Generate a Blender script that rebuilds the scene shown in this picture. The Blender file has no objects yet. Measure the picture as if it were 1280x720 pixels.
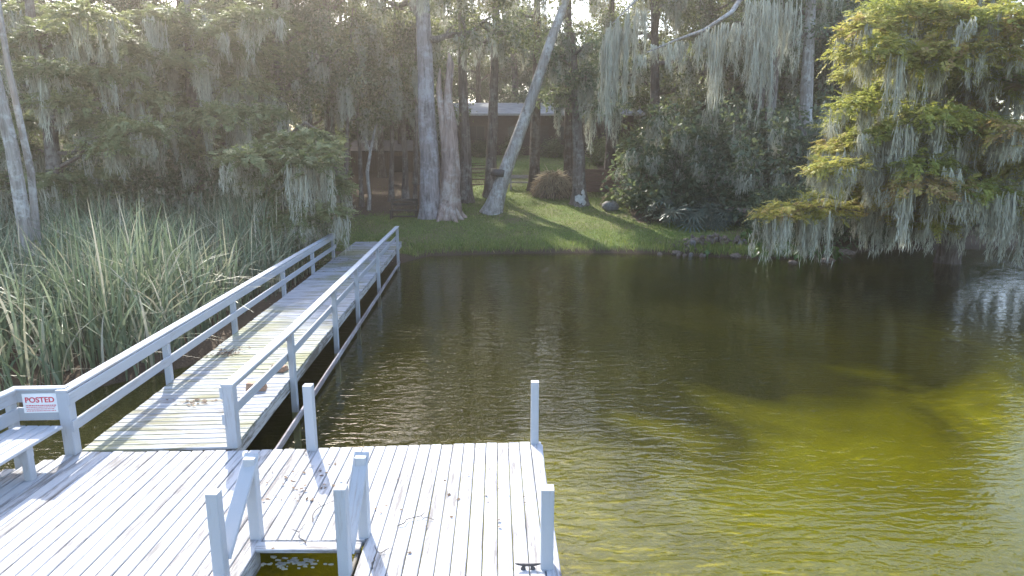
import bpy, math, random
import numpy as np
from mathutils import Vector, Matrix

# ------------------------------------------------------------------ camera, sky, sun, exposure
S = bpy.context.scene
R = math.radians
PITCH = R(11.6); CAMZ = 4.2; FPX = 800.0
cam_d = bpy.data.cameras.new('camera'); cam = bpy.data.objects.new('camera', cam_d)
S.collection.objects.link(cam); S.camera = cam
cam.location = (0, 0, CAMZ); cam.rotation_euler = (math.pi/2 - PITCH, 0, 0)
cam_d.sensor_width = 36; cam_d.lens = 36*FPX/1280; cam_d.clip_start = 0.05; cam_d.clip_end = 2000

SUN_AZ = R(-24); SUN_EL = R(36)
world = bpy.data.worlds.new('World'); S.world = world; world.use_nodes = True
wn = world.node_tree.nodes; wl = world.node_tree.links
sky = wn.new('ShaderNodeTexSky'); sky.sky_type = 'NISHITA'; sky.sun_disc = False
sky.sun_elevation = SUN_EL; sky.sun_rotation = SUN_AZ; sky.air_density = 1.0; sky.dust_density = 2.0; sky.ozone_density = 1.0
bg = wn['Background']; bg.inputs['Strength'].default_value = 0.15
wl.new(sky.outputs[0], bg.inputs['Color'])
sd = Vector((math.sin(SUN_AZ)*math.cos(SUN_EL), math.cos(SUN_AZ)*math.cos(SUN_EL), math.sin(SUN_EL)))
sun_d = bpy.data.lights.new('sun', 'SUN'); sun_d.energy = 2.9; sun_d.angle = R(0.8); sun_d.color = (1, .95, .86)
sun = bpy.data.objects.new('sun', sun_d); S.collection.objects.link(sun)
sun.rotation_euler = sd.to_track_quat('Z', 'Y').to_euler(); sun.location = (-30, 40, 50)
S.view_settings.view_transform = 'Standard'; S.view_settings.look = 'None'
S.view_settings.exposure = 2.1; S.view_settings.gamma = 1; S.view_settings.use_curve_mapping = False
try:
    S.cycles.max_bounces = 4; S.cycles.diffuse_bounces = 2; S.cycles.volume_bounces = 0; S.cycles.glossy_bounces = 3
    S.cycles.transmission_bounces = 4; S.cycles.transparent_max_bounces = 8; S.cycles.use_denoising = True; S.cycles.use_adaptive_sampling = True; S.cycles.adaptive_threshold = .02
    S.cycles.caustics_reflective = False; S.cycles.caustics_refractive = False
    S.cycles.sample_clamp_indirect = 6
except Exception: pass

# ------------------------------------------------------------------ helpers
rng = np.random.default_rng(11); random.seed(11)
cT, sT = math.cos(PITCH), math.sin(PITCH)
def ray(px, py):
    dx = (px-640)/FPX; dy = (py-360)/FPX
    return Vector((dx, cT - dy*sT, -sT - dy*cT))
def P(px, py, z=0.0):                      # pixel -> point on the level z
    r = ray(px, py); t = (z-CAMZ)/r.z; return Vector((r.x*t, r.y*t, z))
def QY(px, py, Y):                         # pixel -> point at the distance Y
    r = ray(px, py); t = Y/r.y; return Vector((r.x*t, Y, CAMZ + r.z*t))
def PG(px, py):                            # pixel -> point on the ground
    r = ray(px, py); t = 12.0
    while t < 160:
        if CAMZ + r.z*t <= gz(r.x*t, r.y*t): break
        t += 0.1
    return Vector((r.x*t, r.y*t, gz(r.x*t, r.y*t)))
L = S.collection.objects.link
def tag(o, label=None, cat=None, group=None, kind=None):
    if label: o['label'] = label
    if cat: o['category'] = cat
    if group: o['group'] = group
    if kind: o['kind'] = kind
    return o
def thing(name, label, cat, loc=(0,0,0), rz=0.0, group=None, sc=1.0):
    o = bpy.data.objects.new(name, None); L(o); o.empty_display_size = .2
    o.location = loc; o.rotation_euler = (0, 0, rz); o.scale = (sc, sc, sc)
    return tag(o, label, cat, group)
def obj(name, me, parent=None, M=None):
    o = bpy.data.objects.new(name, me); L(o)
    if parent is not None:
        o.parent = parent
        if M is not None: o.matrix_local = Matrix.Translation(-Vector(parent.location)) @ M
    elif M is not None: o.matrix_world = M
    return o
def qmesh(name, V, F, mat, tint=None, smooth=False):
    V = np.asarray(V, np.float32); F = np.asarray(F, np.int32)
    me = bpy.data.meshes.new(name)
    me.vertices.add(len(V)); me.vertices.foreach_set('co', V.ravel())
    k = F.shape[1]
    me.loops.add(F.size); me.loops.foreach_set('vertex_index', F.ravel())
    me.polygons.add(len(F)); me.polygons.foreach_set('loop_start', np.arange(len(F), dtype=np.int32)*k)
    if smooth: me.polygons.foreach_set('use_smooth', np.ones(len(F), bool))
    me.update(calc_edges=True)
    if tint is not None:
        a = me.attributes.new('tint', 'FLOAT', 'FACE'); a.data.foreach_set('value', np.asarray(tint, np.float32))
    me.materials.append(mat); return me
def pmesh(name, V, F, mat, smooth=False):
    me = bpy.data.meshes.new(name); me.from_pydata([tuple(v) for v in V], [], F); me.materials.append(mat)
    if smooth:
        for p in me.polygons: p.use_smooth = True
    return me
class Acc:
    def __init__(s): s.V = []; s.F = []; s.T = []; s.n = 0
    def add(s, V, F, T=None):
        V = np.asarray(V, float).reshape(-1, 3); F = np.asarray(F, int)
        s.V.append(V); s.F.append(F + s.n); s.n += len(V)
        s.T.append(np.full(len(F), .5) if T is None else (np.full(len(F), T) if np.isscalar(T) else np.asarray(T)))
    def mesh(s, name, mat, smooth=False):
        return qmesh(name, np.vstack(s.V), np.vstack(s.F), mat, np.concatenate(s.T), smooth)
    @property
    def empty(s): return not s.V
def nrm(a): return a/(np.linalg.norm(a, axis=-1, keepdims=True)+1e-9)
def rhomb(c, d, s, Ln, W):                 # leaf shaped quads
    c = np.asarray(c); Ln = np.asarray(Ln).reshape(-1, 1); W = np.asarray(W).reshape(-1, 1)
    V = np.stack([c, c + d*Ln*.45 + s*W*.5, c + d*Ln, c + d*Ln*.45 - s*W*.5], 1)
    return V.reshape(-1, 3), np.arange(len(c)*4).reshape(-1, 4)
def tube(pts, rad, n=8, rough=0.0, seed=0):
    pts = np.asarray(pts, float); rad = np.asarray(rad, float); k = len(pts)
    t = nrm(np.gradient(pts, axis=0)); od = nrm(pts[-1]-pts[0])
    ref = np.array([1, 0, 0.]) if abs(od[2]) > .6 else np.array([0, 0, 1.])
    a = nrm(np.cross(t, ref)); b = np.cross(t, a)
    th = np.arange(n)*2*math.pi/n
    rr = rad[:, None]*np.ones((1, n))
    if rough:
        g = np.random.default_rng(seed)
        rr = rr*(1 + rough*g.normal(0, 1, (1, n))*.6 + rough*g.normal(0, 1, (k, n))*.5)
    V = pts[:, None] + rr[..., None]*(np.cos(th)[None, :, None]*a[:, None] + np.sin(th)[None, :, None]*b[:, None])
    i = np.arange(k-1)[:, None]*n; j = np.arange(n)[None]; j2 = (j+1) % n
    F = np.stack([i+j, i+j2, i+n+j2, i+n+j], -1).reshape(-1, 4)
    return V.reshape(-1, 3), F
def curve(p0, p1, k=6, bow=(0, 0, 0), wob=0.0, g=None):
    t = np.linspace(0, 1, k)[:, None]; p0 = np.asarray(p0, float); p1 = np.asarray(p1, float)
    c = p0 + (p1-p0)*t + np.asarray(bow, float)*(4*t*(1-t))
    if wob and g is not None: c[1:-1] += g.normal(0, wob, (k-2, 3))
    return c
_beams = {}
def beam_mesh(Lh, w, h, mat, ch=.008):     # chamfered timber along local X, starting at 0
    key = (round(Lh, 2), w, h, mat.name)
    if key in _beams: return _beams[key]
    y, z = w/2, h/2; c = min(ch, w/4, h/4)
    sec = [(-y+c, -z), (y-c, -z), (y, -z+c), (y, z-c), (y-c, z), (-y+c, z), (-y, z-c), (-y, -z+c)]
    V = [(x, a, b) for x in (0, key[0]) for a, b in sec]
    F = [(i, (i+1) % 8, 8+(i+1) % 8, 8+i) for i in range(8)] + [tuple(range(7, -1, -1)), tuple(range(8, 16))]
    me = pmesh('timber', V, F, mat); _beams[key] = me; return me
def beam(name, p0, p1, w, h, mat, parent=None, up=(0, 0, 1)):
    p0 = Vector(p0); p1 = Vector(p1); x = (p1-p0); ln = x.length; x.normalize()
    u = Vector(up)
    if abs(x.dot(u)) > .97: u = Vector((0, 1, 0))
    y = u.cross(x).normalized(); z = x.cross(y)
    M = Matrix((x, y, z)).transposed().to_4x4(); M.translation = p0
    return obj(name, beam_mesh(ln, w, h, mat), parent, M)

# ------------------------------------------------------------------ materials
def mat_new(name):
    m = bpy.data.materials.new(name); m.use_nodes = True
    nt = m.node_tree; nt.nodes.clear(); return m, nt, nt.nodes, nt.links
def N(nt, t, **kw):
    n = nt.nodes.new(t)
    for k, v in kw.items():
        if k in n.inputs: n.inputs[k].default_value = v
        else: setattr(n, k, v)
    return n
def ramp(nt, src, stops):
    r = nt.nodes.new('ShaderNodeValToRGB'); e = r.color_ramp.elements
    while len(e) < len(stops): e.new(.5)
    for q, (p, c) in zip(e, stops): q.position = p; q.color = (*c, 1) if len(c) == 3 else c
    nt.links.new(src, r.inputs[0]); return r.outputs[0]
def mth(nt, op, a, b=None, clamp=False):
    n = nt.nodes.new('ShaderNodeMath'); n.operation = op; n.use_clamp = clamp
    for i, v in enumerate((a, b)):
        if v is None: continue
        if isinstance(v, (int, float)): n.inputs[i].default_value = v
        else: nt.links.new(v, n.inputs[i])
    return n.outputs[0]
def mixc(nt, f, a, b, mode='MIX'):
    n = nt.nodes.new('ShaderNodeMix'); n.data_type = 'RGBA'; n.blend_type = mode
    for i, v in ((0, f), (6, a), (7, b)):
        if isinstance(v, (int, float)): n.inputs[i].default_value = v
        elif isinstance(v, tuple): n.inputs[i].default_value = (*v, 1)
        else: nt.links.new(v, n.inputs[i])
    return n.outputs[2]
def noise(nt, vec, scale, detail=3, rough=.55, dist=0.0):
    n = nt.nodes.new('ShaderNodeTexNoise'); n.inputs['Scale'].default_value = scale
    n.inputs['Detail'].default_value = detail; n.inputs['Roughness'].default_value = rough; n.inputs['Distortion'].default_value = dist
    if vec is not None: nt.links.new(vec, n.inputs['Vector'])
    return n.outputs['Fac']
def mapping(nt, vec, sc, loc=None):
    n = nt.nodes.new('ShaderNodeMapping'); n.inputs['Scale'].default_value = sc
    nt.links.new(vec, n.inputs['Vector'])
    if loc is not None: nt.links.new(loc, n.inputs['Location'])
    return n.outputs[0]
def finish(nt, col, rough=.7, bump=None, bstr=.4, bdist=.01, spec=.3):
    b = N(nt, 'ShaderNodeBsdfPrincipled'); b.inputs['Specular IOR Level'].default_value = spec
    if isinstance(col, tuple): b.inputs['Base Color'].default_value = (*col, 1)
    else: nt.links.new(col, b.inputs['Base Color'])
    if isinstance(rough, (int, float)): b.inputs['Roughness'].default_value = rough
    else: nt.links.new(rough, b.inputs['Roughness'])
    if bump is not None:
        bp = N(nt, 'ShaderNodeBump', Strength=bstr, Distance=bdist); nt.links.new(bump, bp.inputs['Height'])
        nt.links.new(bp.outputs[0], b.inputs['Normal'])
    o = N(nt, 'ShaderNodeOutputMaterial'); nt.links.new(b.outputs[0], o.inputs[0]); return b
def rand_vec(nt):
    oi = N(nt, 'ShaderNodeObjectInfo'); r = mth(nt, 'MULTIPLY', oi.outputs['Random'], 37.0)
    c = N(nt, 'ShaderNodeCombineXYZ')
    for i in range(3): nt.links.new(r, c.inputs[i])
    return c.outputs[0], oi.outputs['Random']

def paint_mat(name, wear, paint=(.74, .76, .79), wood=(.20, .185, .17), green=0.0):
    m, nt, nd, lk = mat_new(name)
    tc = N(nt, 'ShaderNodeTexCoord'); rv, rnd = rand_vec(nt)
    v = mapping(nt, tc.outputs['Object'], (1, 1, 1), rv)
    g1 = noise(nt, mapping(nt, v, (2.2, 34, 34)), 1.0, 5, .65)
    g2 = noise(nt, mapping(nt, v, (.9, 5, 5)), 1.0, 4, .6, .4)
    g3 = noise(nt, mapping(nt, v, (9, 60, 60)), 1.0, 3, .7)
    geo = N(nt, 'ShaderNodeNewGeometry')
    big = noise(nt, geo.outputs['Position'], .55, 3)
    s = mth(nt, 'ADD', mth(nt, 'MULTIPLY', g1, .55), mth(nt, 'MULTIPLY', g2, .50))
    s = mth(nt, 'ADD', s, mth(nt, 'MULTIPLY', g3, .22))
    s = mth(nt, 'ADD', s, mth(nt, 'MULTIPLY', big, .30))
    s = mth(nt, 'ADD', s, mth(nt, 'MULTIPLY', rnd, .06))
    mask = ramp(nt, mth(nt, 'ADD', s, wear), [(.86, (0, 0, 0)), (.99, (1, 1, 1))])
    pc = mixc(nt, g2, paint, tuple(c*.84 for c in paint))
    pc = mixc(nt, mth(nt, 'MULTIPLY', rnd, .9), pc, tuple(c*.84 for c in paint))
    wc = mixc(nt, g1, wood, tuple(c*1.9 for c in wood))
    col = mixc(nt, mask, pc, wc)
    if green:
        gm = ramp(nt, mth(nt, 'ADD', big, mth(nt, 'MULTIPLY', g2, .35)), [(.62, (0, 0, 0)), (.82, (1, 1, 1))])
        col = mixc(nt, mth(nt, 'MULTIPLY', gm, green), col, (.24, .25, .10))
    hgt = mth(nt, 'SUBTRACT', mth(nt, 'MULTIPLY', g1, .5), mth(nt, 'MULTIPLY', mask, .5))
    finish(nt, col, .8, hgt, .55, .004, .1)
    return m
M_deck = paint_mat('worn white deck paint', .055, (.45, .46, .485), (.125, .118, .115))
M_walk = paint_mat('walkway worn paint', .075, (.36, .38, .42), (.10, .09, .08), .5)
M_rail = paint_mat('white rail paint', -.035, (.44, .46, .495), (.20, .19, .18))
M_rim = paint_mat('weathered rim board', .10, (.50, .50, .50), (.10, .09, .075))
M_grey = paint_mat('bare grey timber', .16, (.42, .40, .42), (.16, .14, .14))

def bark_mat(name, c1, c2, lich=(.40, .40, .37), la=.35, sc=1.0):
    m, nt, nd, lk = mat_new(name)
    tc = N(nt, 'ShaderNodeTexCoord'); rv, rnd = rand_vec(nt)
    v = mapping(nt, tc.outputs['Object'], (1, 1, 1), rv)
    a = noise(nt, mapping(nt, v, (9*sc, 9*sc, 1.1*sc)), 1.0, 6, .7, .6)
    b = noise(nt, v, 1.1*sc, 4, .6)
    c = noise(nt, v, 4.5*sc, 4, .7)
    col = mixc(nt, ramp(nt, a, [(.32, (0, 0, 0)), (.68, (1, 1, 1))]), c1, c2)
    lm = ramp(nt, mth(nt, 'ADD', mth(nt, 'MULTIPLY', b, .6), mth(nt, 'MULTIPLY', c, .5)), [(.54, (0, 0, 0)), (.66, (1, 1, 1))])
    col = mixc(nt, mth(nt, 'MULTIPLY', lm, la), col, lich)
    finish(nt, col, .9, a, 1.0, .06*sc, .1); return m
M_bark = bark_mat('grey brown bark', (.055, .043, .036), (.20, .165, .145))
M_barkd = bark_mat('dark bark', (.035, .027, .022), (.115, .088, .072), la=.2)
M_barkp = bark_mat('pale lichen bark', (.16, .14, .12), (.44, .41, .38), (.62, .62, .60), .6)
M_barkbig = bark_mat('big trunk bark', (.10, .085, .08), (.34, .30, .30), (.46, .45, .46), .5, .7)
M_snag = bark_mat('reddish snag wood', (.14, .095, .08), (.44, .33, .28), (.56, .50, .45), .5, .7)
M_twig = bark_mat('branch bark', (.07, .055, .045), (.24, .20, .17), la=.3, sc=2)

def leaf_mat(name, stops, trans=.35, rough=.55, objvar=.25):
    m, nt, nd, lk = mat_new(name)
    at = N(nt, 'ShaderNodeAttribute', attribute_name='tint'); oi = N(nt, 'ShaderNodeObjectInfo')
    f = mth(nt, 'ADD', at.outputs['Fac'], mth(nt, 'MULTIPLY', mth(nt, 'SUBTRACT', oi.outputs['Random'], .5), objvar), True)
    col = ramp(nt, f, stops)
    b = N(nt, 'ShaderNodeBsdfPrincipled', Roughness=rough); b.inputs['Specular IOR Level'].default_value = .25
    t = N(nt, 'ShaderNodeBsdfTranslucent'); mx = N(nt, 'ShaderNodeMixShader', Fac=trans)
    lk.new(col, b.inputs['Base Color']); lk.new(mixc(nt, .3, col, (.35, .40, .08)), t.inputs['Color'])
    if trans < .3: lk.new(col, t.inputs['Color'])
    lk.new(b.outputs[0], mx.inputs[1]); lk.new(t.outputs[0], mx.inputs[2])
    o = N(nt, 'ShaderNodeOutputMaterial'); lk.new(mx.outputs[0], o.inputs[0]); return m
M_oak = leaf_mat('oak leaves', [(0, (.055, .070, .036)), (.5, (.112, .14, .066)), (.85, (.175, .195, .09)), (1, (.25, .20, .10))])
M_dark = leaf_mat('dark evergreen leaves', [(0, (.065, .092, .056)), (.6, (.135, .175, .108)), (1, (.22, .26, .17))])
M_cyp = leaf_mat('green cypress sprays', [(0, (.11, .14, .065)), (.5, (.19, .23, .105)), (1, (.31, .33, .16))])
M_cypy = leaf_mat('yellowing cypress sprays', [(0, (.19, .23, .06)), (.4, (.33, .345, .08)), (.75, (.44, .39, .105)), (1, (.42, .27, .14))], .45, objvar=0)
M_moss = leaf_mat('grey hanging moss', [(0, (.29, .285, .22)), (.5, (.44, .435, .345)), (1, (.60, .60, .49))], .25, .9)
M_reed = leaf_mat('reed blades', [(0, (.080, .115, .06)), (.45, (.155, .20, .115)), (.7, (.27, .31, .20)), (.85, (.37, .34, .23)), (1, (.50, .46, .35))], .25, .5, 0)
M_grass = leaf_mat('lawn blades', [(0, (.08, .13, .035)), (.55, (.17, .22, .06)), (.85, (.27, .28, .09)), (1, (.36, .31, .15))], .3, .6, 0)
M_litter = leaf_mat('fallen leaves', [(0, (.06, .04, .028)), (.5, (.15, .10, .065)), (1, (.30, .23, .15))], .1, .8, 0)
M_palm = leaf_mat('palmetto fans', [(0, (.09, .12, .09)), (.5, (.16, .20, .15)), (1, (.28, .32, .26))], .2, .4)
M_big = leaf_mat('broad shore leaves', [(0, (.05, .11, .03)), (.5, (.09, .19, .05)), (1, (.20, .28, .06))], .35, .4)
M_dead = leaf_mat('dry thatch', [(0, (.10, .07, .045)), (.5, (.25, .185, .12)), (1, (.42, .36, .25))], .15, .8)

# ground: lake bed, mud, leaf litter and lawn in one sheet
def ground_mat():
    m, nt, nd, lk = mat_new('ground')
    geo = N(nt, 'ShaderNodeNewGeometry'); pos = geo.outputs['Position']
    xyz = N(nt, 'ShaderNodeSeparateXYZ'); lk.new(pos, xyz.inputs[0])
    x, y, z = xyz.outputs
    n1 = noise(nt, pos, .35, 4); n2 = noise(nt, pos, 2.2, 5, .65); n3 = noise(nt, pos, 14, 4, .7); n4 = noise(nt, pos, .11, 2)
    at = N(nt, 'ShaderNodeAttribute', attribute_name='lawn')
    grass = mixc(nt, n2, (.07, .105, .028), (.15, .19, .055))
    grass = mixc(nt, ramp(nt, n1, [(.45, (0, 0, 0)), (.7, (1, 1, 1))]), grass, (.15, .125, .07))
    lit = mixc(nt, n3, (.045, .032, .022), (.16, .115, .08))
    lm = ramp(nt, mth(nt, 'ADD', at.outputs['Fac'], mth(nt, 'MULTIPLY', mth(nt, 'SUBTRACT', n2, .5), .9)), [(.4, (0, 0, 0)), (.6, (1, 1, 1))])
    land = mixc(nt, lm, lit, grass)
    mud = mixc(nt, n3, (.035, .025, .018), (.11, .08, .055))
    zz = mth(nt, 'ADD', z, mth(nt, 'MULTIPLY', mth(nt, 'SUBTRACT', n2, .5), .2))
    land = mixc(nt, ramp(nt, zz, [(.10, (0, 0, 0)), (.26, (1, 1, 1))]), mud, land)
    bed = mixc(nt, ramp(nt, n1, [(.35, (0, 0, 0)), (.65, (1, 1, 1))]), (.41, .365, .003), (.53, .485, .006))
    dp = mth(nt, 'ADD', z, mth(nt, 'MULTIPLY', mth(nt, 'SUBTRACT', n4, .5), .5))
    sunlit_sand = mth(nt, 'SUBTRACT', mth(nt, 'ADD', mth(nt, 'MULTIPLY', x, .42), 11.9), y)          # sandy bottom, plus sunlit and tree-shaded water painted into the bed colour
    sunlit_sand = mth(nt, 'ADD', mth(nt, 'MULTIPLY', sunlit_sand, .16), mth(nt, 'MULTIPLY', mth(nt, 'SUBTRACT', noise(nt, mapping(nt, pos, (1, .8, 1)), .28, 3, .5, .8), .5), 2.2))
    bed = mixc(nt, ramp(nt, sunlit_sand, [(0.0, (0, 0, 0)), (.75, (1, 1, 1))]), mixc(nt, n1, (.040, .038, .022), (.075, .066, .034)), bed)
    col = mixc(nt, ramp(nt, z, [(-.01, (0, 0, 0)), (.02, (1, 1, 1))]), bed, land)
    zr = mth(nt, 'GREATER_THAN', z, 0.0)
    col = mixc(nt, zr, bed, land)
    finish(nt, col, .95, n3, .6, .05, .1); return m
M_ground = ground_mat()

def water_mat():
    m, nt, nd, lk = mat_new('lake water')
    geo = N(nt, 'ShaderNodeNewGeometry'); pos = geo.outputs['Position']
    a = noise(nt, mapping(nt, pos, (1.0, 2.8, 1)), 1.9, 2, .5, 1.0)
    b = noise(nt, mapping(nt, pos, (1.0, 2.2, 1)), 6.0, 1, .5, .5)
    c = noise(nt, pos, .16, 2)
    amp = ramp(nt, c, [(.3, (.45, .45, .45)), (.7, (1, 1, 1))])
    h = mth(nt, 'ADD', mth(nt, 'MULTIPLY', a, 1.0), mth(nt, 'MULTIPLY', b, .26))
    h = mth(nt, 'MULTIPLY', h, amp)
    bp = N(nt, 'ShaderNodeBump', Strength=1.0, Distance=.022); lk.new(h, bp.inputs['Height'])
    fr = N(nt, 'ShaderNodeFresnel', IOR=1.30); lk.new(bp.outputs[0], fr.inputs['Normal'])
    gl = N(nt, 'ShaderNodeBsdfGlossy', Roughness=.0); gl.inputs['Color'].default_value = (1, 1, 1, 1); lk.new(bp.outputs[0], gl.inputs['Normal'])
    tr = N(nt, 'ShaderNodeBsdfTransparent'); tr.inputs['Color'].default_value = (.94, .92, .34, 1)
    df = N(nt, 'ShaderNodeBsdfDiffuse'); df.inputs['Color'].default_value = (.050, .048, .012, 1)
    m1 = N(nt, 'ShaderNodeMixShader', Fac=.20); lk.new(tr.outputs[0], m1.inputs[1]); lk.new(df.outputs[0], m1.inputs[2])
    m2 = N(nt, 'ShaderNodeMixShader'); lk.new(fr.outputs[0], m2.inputs[0]); lk.new(m1.outputs[0], m2.inputs[1]); lk.new(gl.outputs[0], m2.inputs[2])
    o = N(nt, 'ShaderNodeOutputMaterial'); lk.new(m2.outputs[0], o.inputs[0]); return m
M_water = water_mat()

def plain(name, c1, c2, sc=6, rough=.8, stretch=(1, 1, 1), bump=.01):
    m, nt, nd, lk = mat_new(name); tc = N(nt, 'ShaderNodeTexCoord'); rv, rnd = rand_vec(nt)
    v = mapping(nt, tc.outputs['Object'], (1, 1, 1), rv)
    n = noise(nt, mapping(nt, v, stretch), sc, 5, .65)
    finish(nt, mixc(nt, ramp(nt, n, [(.3, (0, 0, 0)), (.7, (1, 1, 1))]), c1, c2), rough, n, .6, bump); return m
M_stone = plain('grey stone', (.08, .072, .066), (.26, .245, .23), 4, .9, bump=.05)
M_soil = plain('brown clods', (.055, .042, .034), (.25, .20, .165), 5, .95, bump=.05)
M_wall = plain('brown house wall', (.040, .028, .024), (.075, .052, .045), 3, .85, (1, 1, 6))
M_shed = plain('brown shed boards', (.085, .058, .040), (.15, .105, .075), 3, .85, (6, 6, 1))
M_roof = plain('pale sheet roof', (.12, .12, .12), (.36, .36, .36), 1.2, .6, (1, 4, 1))
M_shedroof = plain('leaf-strewn shed roof', (.045, .034, .027), (.11, .088, .072), 2.5, .9)
M_glassd = plain('dark window pane', (.010, .012, .014), (.03, .033, .036), 1, .1)
M_trim = plain('pale trim', (.30, .28, .26), (.45, .43, .41), 3)
M_oldwood = plain('old grey planks', (.15, .13, .115), (.40, .37, .34), 3, .9, (1, 12, 12))
M_darkwood = plain('dark bench wood', (.030, .026, .022), (.085, .070, .058), 3, .8, (1, 12, 12))
M_brick = plain('red brown timber', (.085, .05, .04), (.17, .105, .085), 3, .9, (1, 9, 9))
M_metal = plain('rusty iron', (.03, .028, .028), (.10, .085, .08), 20, .5)
M_signw = plain('white sign sheet', (.80, .80, .80), (.88, .87, .87), 4, .4)
M_red = plain('red sign ink', (.60, .035, .06), (.68, .06, .09), 8, .5)
M_block = plain('reddish wood block', (.22, .12, .075), (.40, .27, .19), 6, .8, (1, 6, 6))
M_glint = plain('white foam', (.70, .72, .74), (.85, .86, .88), 8, .6)  # white colour standing in for sky sparkle on the water
M_white = plain('white lichen', (.34, .34, .34), (.55, .55, .55), 6, .9)

# ------------------------------------------------------------------ ground and water
SHORE = np.array([(-300, 5), (-30, 8.0), (-14, 9.2), (-8.5, 10.2), (-6.6, 12.5), (-6.0, 16), (-5.6, 20), (-4.9, 24.5), (-3.6, 27.3), (-1, 27.9),
                  (3, 28.2), (6.5, 28.0), (9, 27.0), (11.5, 26.4), (13.5, 27.4), (17, 29.0), (22, 29.5), (30, 27), (60, 24), (300, 10)], float)
HY = [0, 20, 26, 28, 31, 35, 40, 46, 52, 58, 70, 120, 300]
HZ = [.02, .05, .14, .18, .40, .82, 1.60, 2.50, 3.35, 4.05, 5.0, 7.0, 12]
def hfield(x, y):
    x = np.asarray(x, float); y = np.asarray(y, float)
    p = np.stack([x.ravel(), y.ravel()], 1); dm = np.full(len(p), 1e9)
    for a, b in zip(SHORE[:-1], SHORE[1:]):
        ab = b-a; t = np.clip(((p-a)@ab)/(ab@ab), 0, 1)
        dm = np.minimum(dm, np.linalg.norm(p-(a+t[:, None]*ab), axis=1))
    inl = p[:, 1] > np.interp(p[:, 0], SHORE[:, 0], SHORE[:, 1])
    d = np.where(inl, dm, -dm)
    lowland = np.interp(p[:, 0], [-9, -5], [.12, .26])
    land = lowland*(1-np.exp(-np.maximum(d, 0)/.35)) + np.interp(p[:, 1], HY, HZ)*np.clip(d/3, 0, 1)
    land += (.05*np.sin(p[:, 0]*1.7+.6*np.sin(p[:, 1]*1.1))*np.sin(p[:, 1]*1.3+p[:, 0]*.4))*np.clip(d, 0, 1)
    bed = -.04 - 1.15*(1-np.exp(np.minimum(d, 0)/3.2))
    return np.where(inl, land, bed).reshape(x.shape), d.reshape(x.shape)
def gz(x, y): return float(hfield([x], [y])[0][0])
xs = np.concatenate([-np.geomspace(400, 30, 14), np.arange(-29, 29, .35), np.geomspace(30, 400, 14)])
ys = np.concatenate([[-150, -60, -20, -5, 0], np.arange(1, 62, .35), np.geomspace(63, 600, 18)])
GX, GY = np.meshgrid(xs, ys); GZ, GD = hfield(GX, GY)
nx, ny = len(xs), len(ys)
ii = (np.arange(ny-1)[:, None]*nx + np.arange(nx-1)[None]).ravel()
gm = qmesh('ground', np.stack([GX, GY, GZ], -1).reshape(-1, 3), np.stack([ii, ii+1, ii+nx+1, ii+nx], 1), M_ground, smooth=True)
def lawn_w(x, y):
    w = np.clip((x+9.5)/1.5, 0, 1)*np.clip((14-x)/3, 0, 1)*np.clip((y-26)/1, 0, 1)*np.clip((62-y)/6, 0, 1)
    return w*np.where(x > 6.5, np.clip((34-y)/2, 0, 1), 1)*np.where(x < -4, np.clip((37-y)/3, 0, 1), 1)
al = gm.attributes.new('lawn', 'FLOAT', 'POINT'); al.data.foreach_set('value', lawn_w(GX, GY).ravel().astype(np.float32))
tag(obj('ground', gm), kind='structure')
wm = qmesh('water', [(-400, -150, 0), (400, -150, 0), (400, 60, 0), (-400, 60, 0)], [(0, 1, 2, 3)], M_water)
tag(obj('water', wm), kind='structure')

# ------------------------------------------------------------------ dock
DZ = .55                                              # deck top above the water
BA = R(-1.4); bu = Vector((math.sin(BA), math.cos(BA), 0))
FAR = [(-8.2, 4.9), (-6.45, 6.6), (-5.9, 7.12), (-5.45, 7.50), (-3.45, 7.54), (.40, 7.80)]
def yfar(x): return float(np.interp(x, [f[0] for f in FAR], [f[1] for f in FAR]))
plat = thing('dock_platform', 'wide white-painted plank platform over the water, with posts and a ladder opening', 'dock', (-2.5, 5.5, 0))
HX0, HX1, HY1 = -2.42, -1.50, 5.43                     # ladder opening
BW = .143; x = .31; k = 0
while x > -7.4:
    yf = yfar(x) + random.uniform(-.012, .012)
    y0 = 3.3
    if HX0-.02 < x < HX1+.02: y0 = HY1 + .17
    zj = random.uniform(-.004, .002)
    c = Vector((x, yf, DZ-.02+zj)); ln = round(yf-y0, 2)
    st = c - bu*ln
    if x < -5.55:
        ln = min(ln, 4.0)
    beam('plank', st, c, BW-.008-random.choice([0, .003]), .04, M_deck, plat); k += 1
    x -= BW
beam('plank', (HX0-.03, HY1+.085, DZ-.022), (HX1+.05, HY1+.085, DZ-.022), .14, .04, M_deck, plat)
# rim boards and joists
for (a, b) in zip(FAR[:-1], FAR[1:]):
    beam('rim_board', (a[0], a[1]-.055, DZ-.145), (b[0], b[1]-.055, DZ-.145), .04, .2, M_rim, plat)
beam('rim_board', (.375, 3.3, DZ-.10), (.375, 7.72, DZ-.10), .04, .19, M_rail, plat)
beam('rim_board', (HX0-.03, 3.3, DZ-.15), (HX0-.03, HY1+.1, DZ-.15), .04, .2, M_rim, plat)
beam('rim_board', (HX1+.03, 3.3, DZ-.15), (HX1+.03, HY1+.1, DZ-.15), .04, .2, M_rim, plat)
beam('joist', (HX0-.05, HY1+.42, DZ-.135), (HX1+.05, HY1+.42, DZ-.135), .04, .18, M_rim, plat)
for (px_, py_) in [(.25, 7.55), (-1.7, 7.4), (-3.6, 7.3), (-5.3, 7.25), (.25, 5.2), (-3.2, 5.0), (-5.4, 5.0), (-6.9, 5.4)]:
    beam('pile', (px_, py_, -1.6), (px_, py_, DZ-.05), .15, .15, M_grey, plat)
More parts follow.
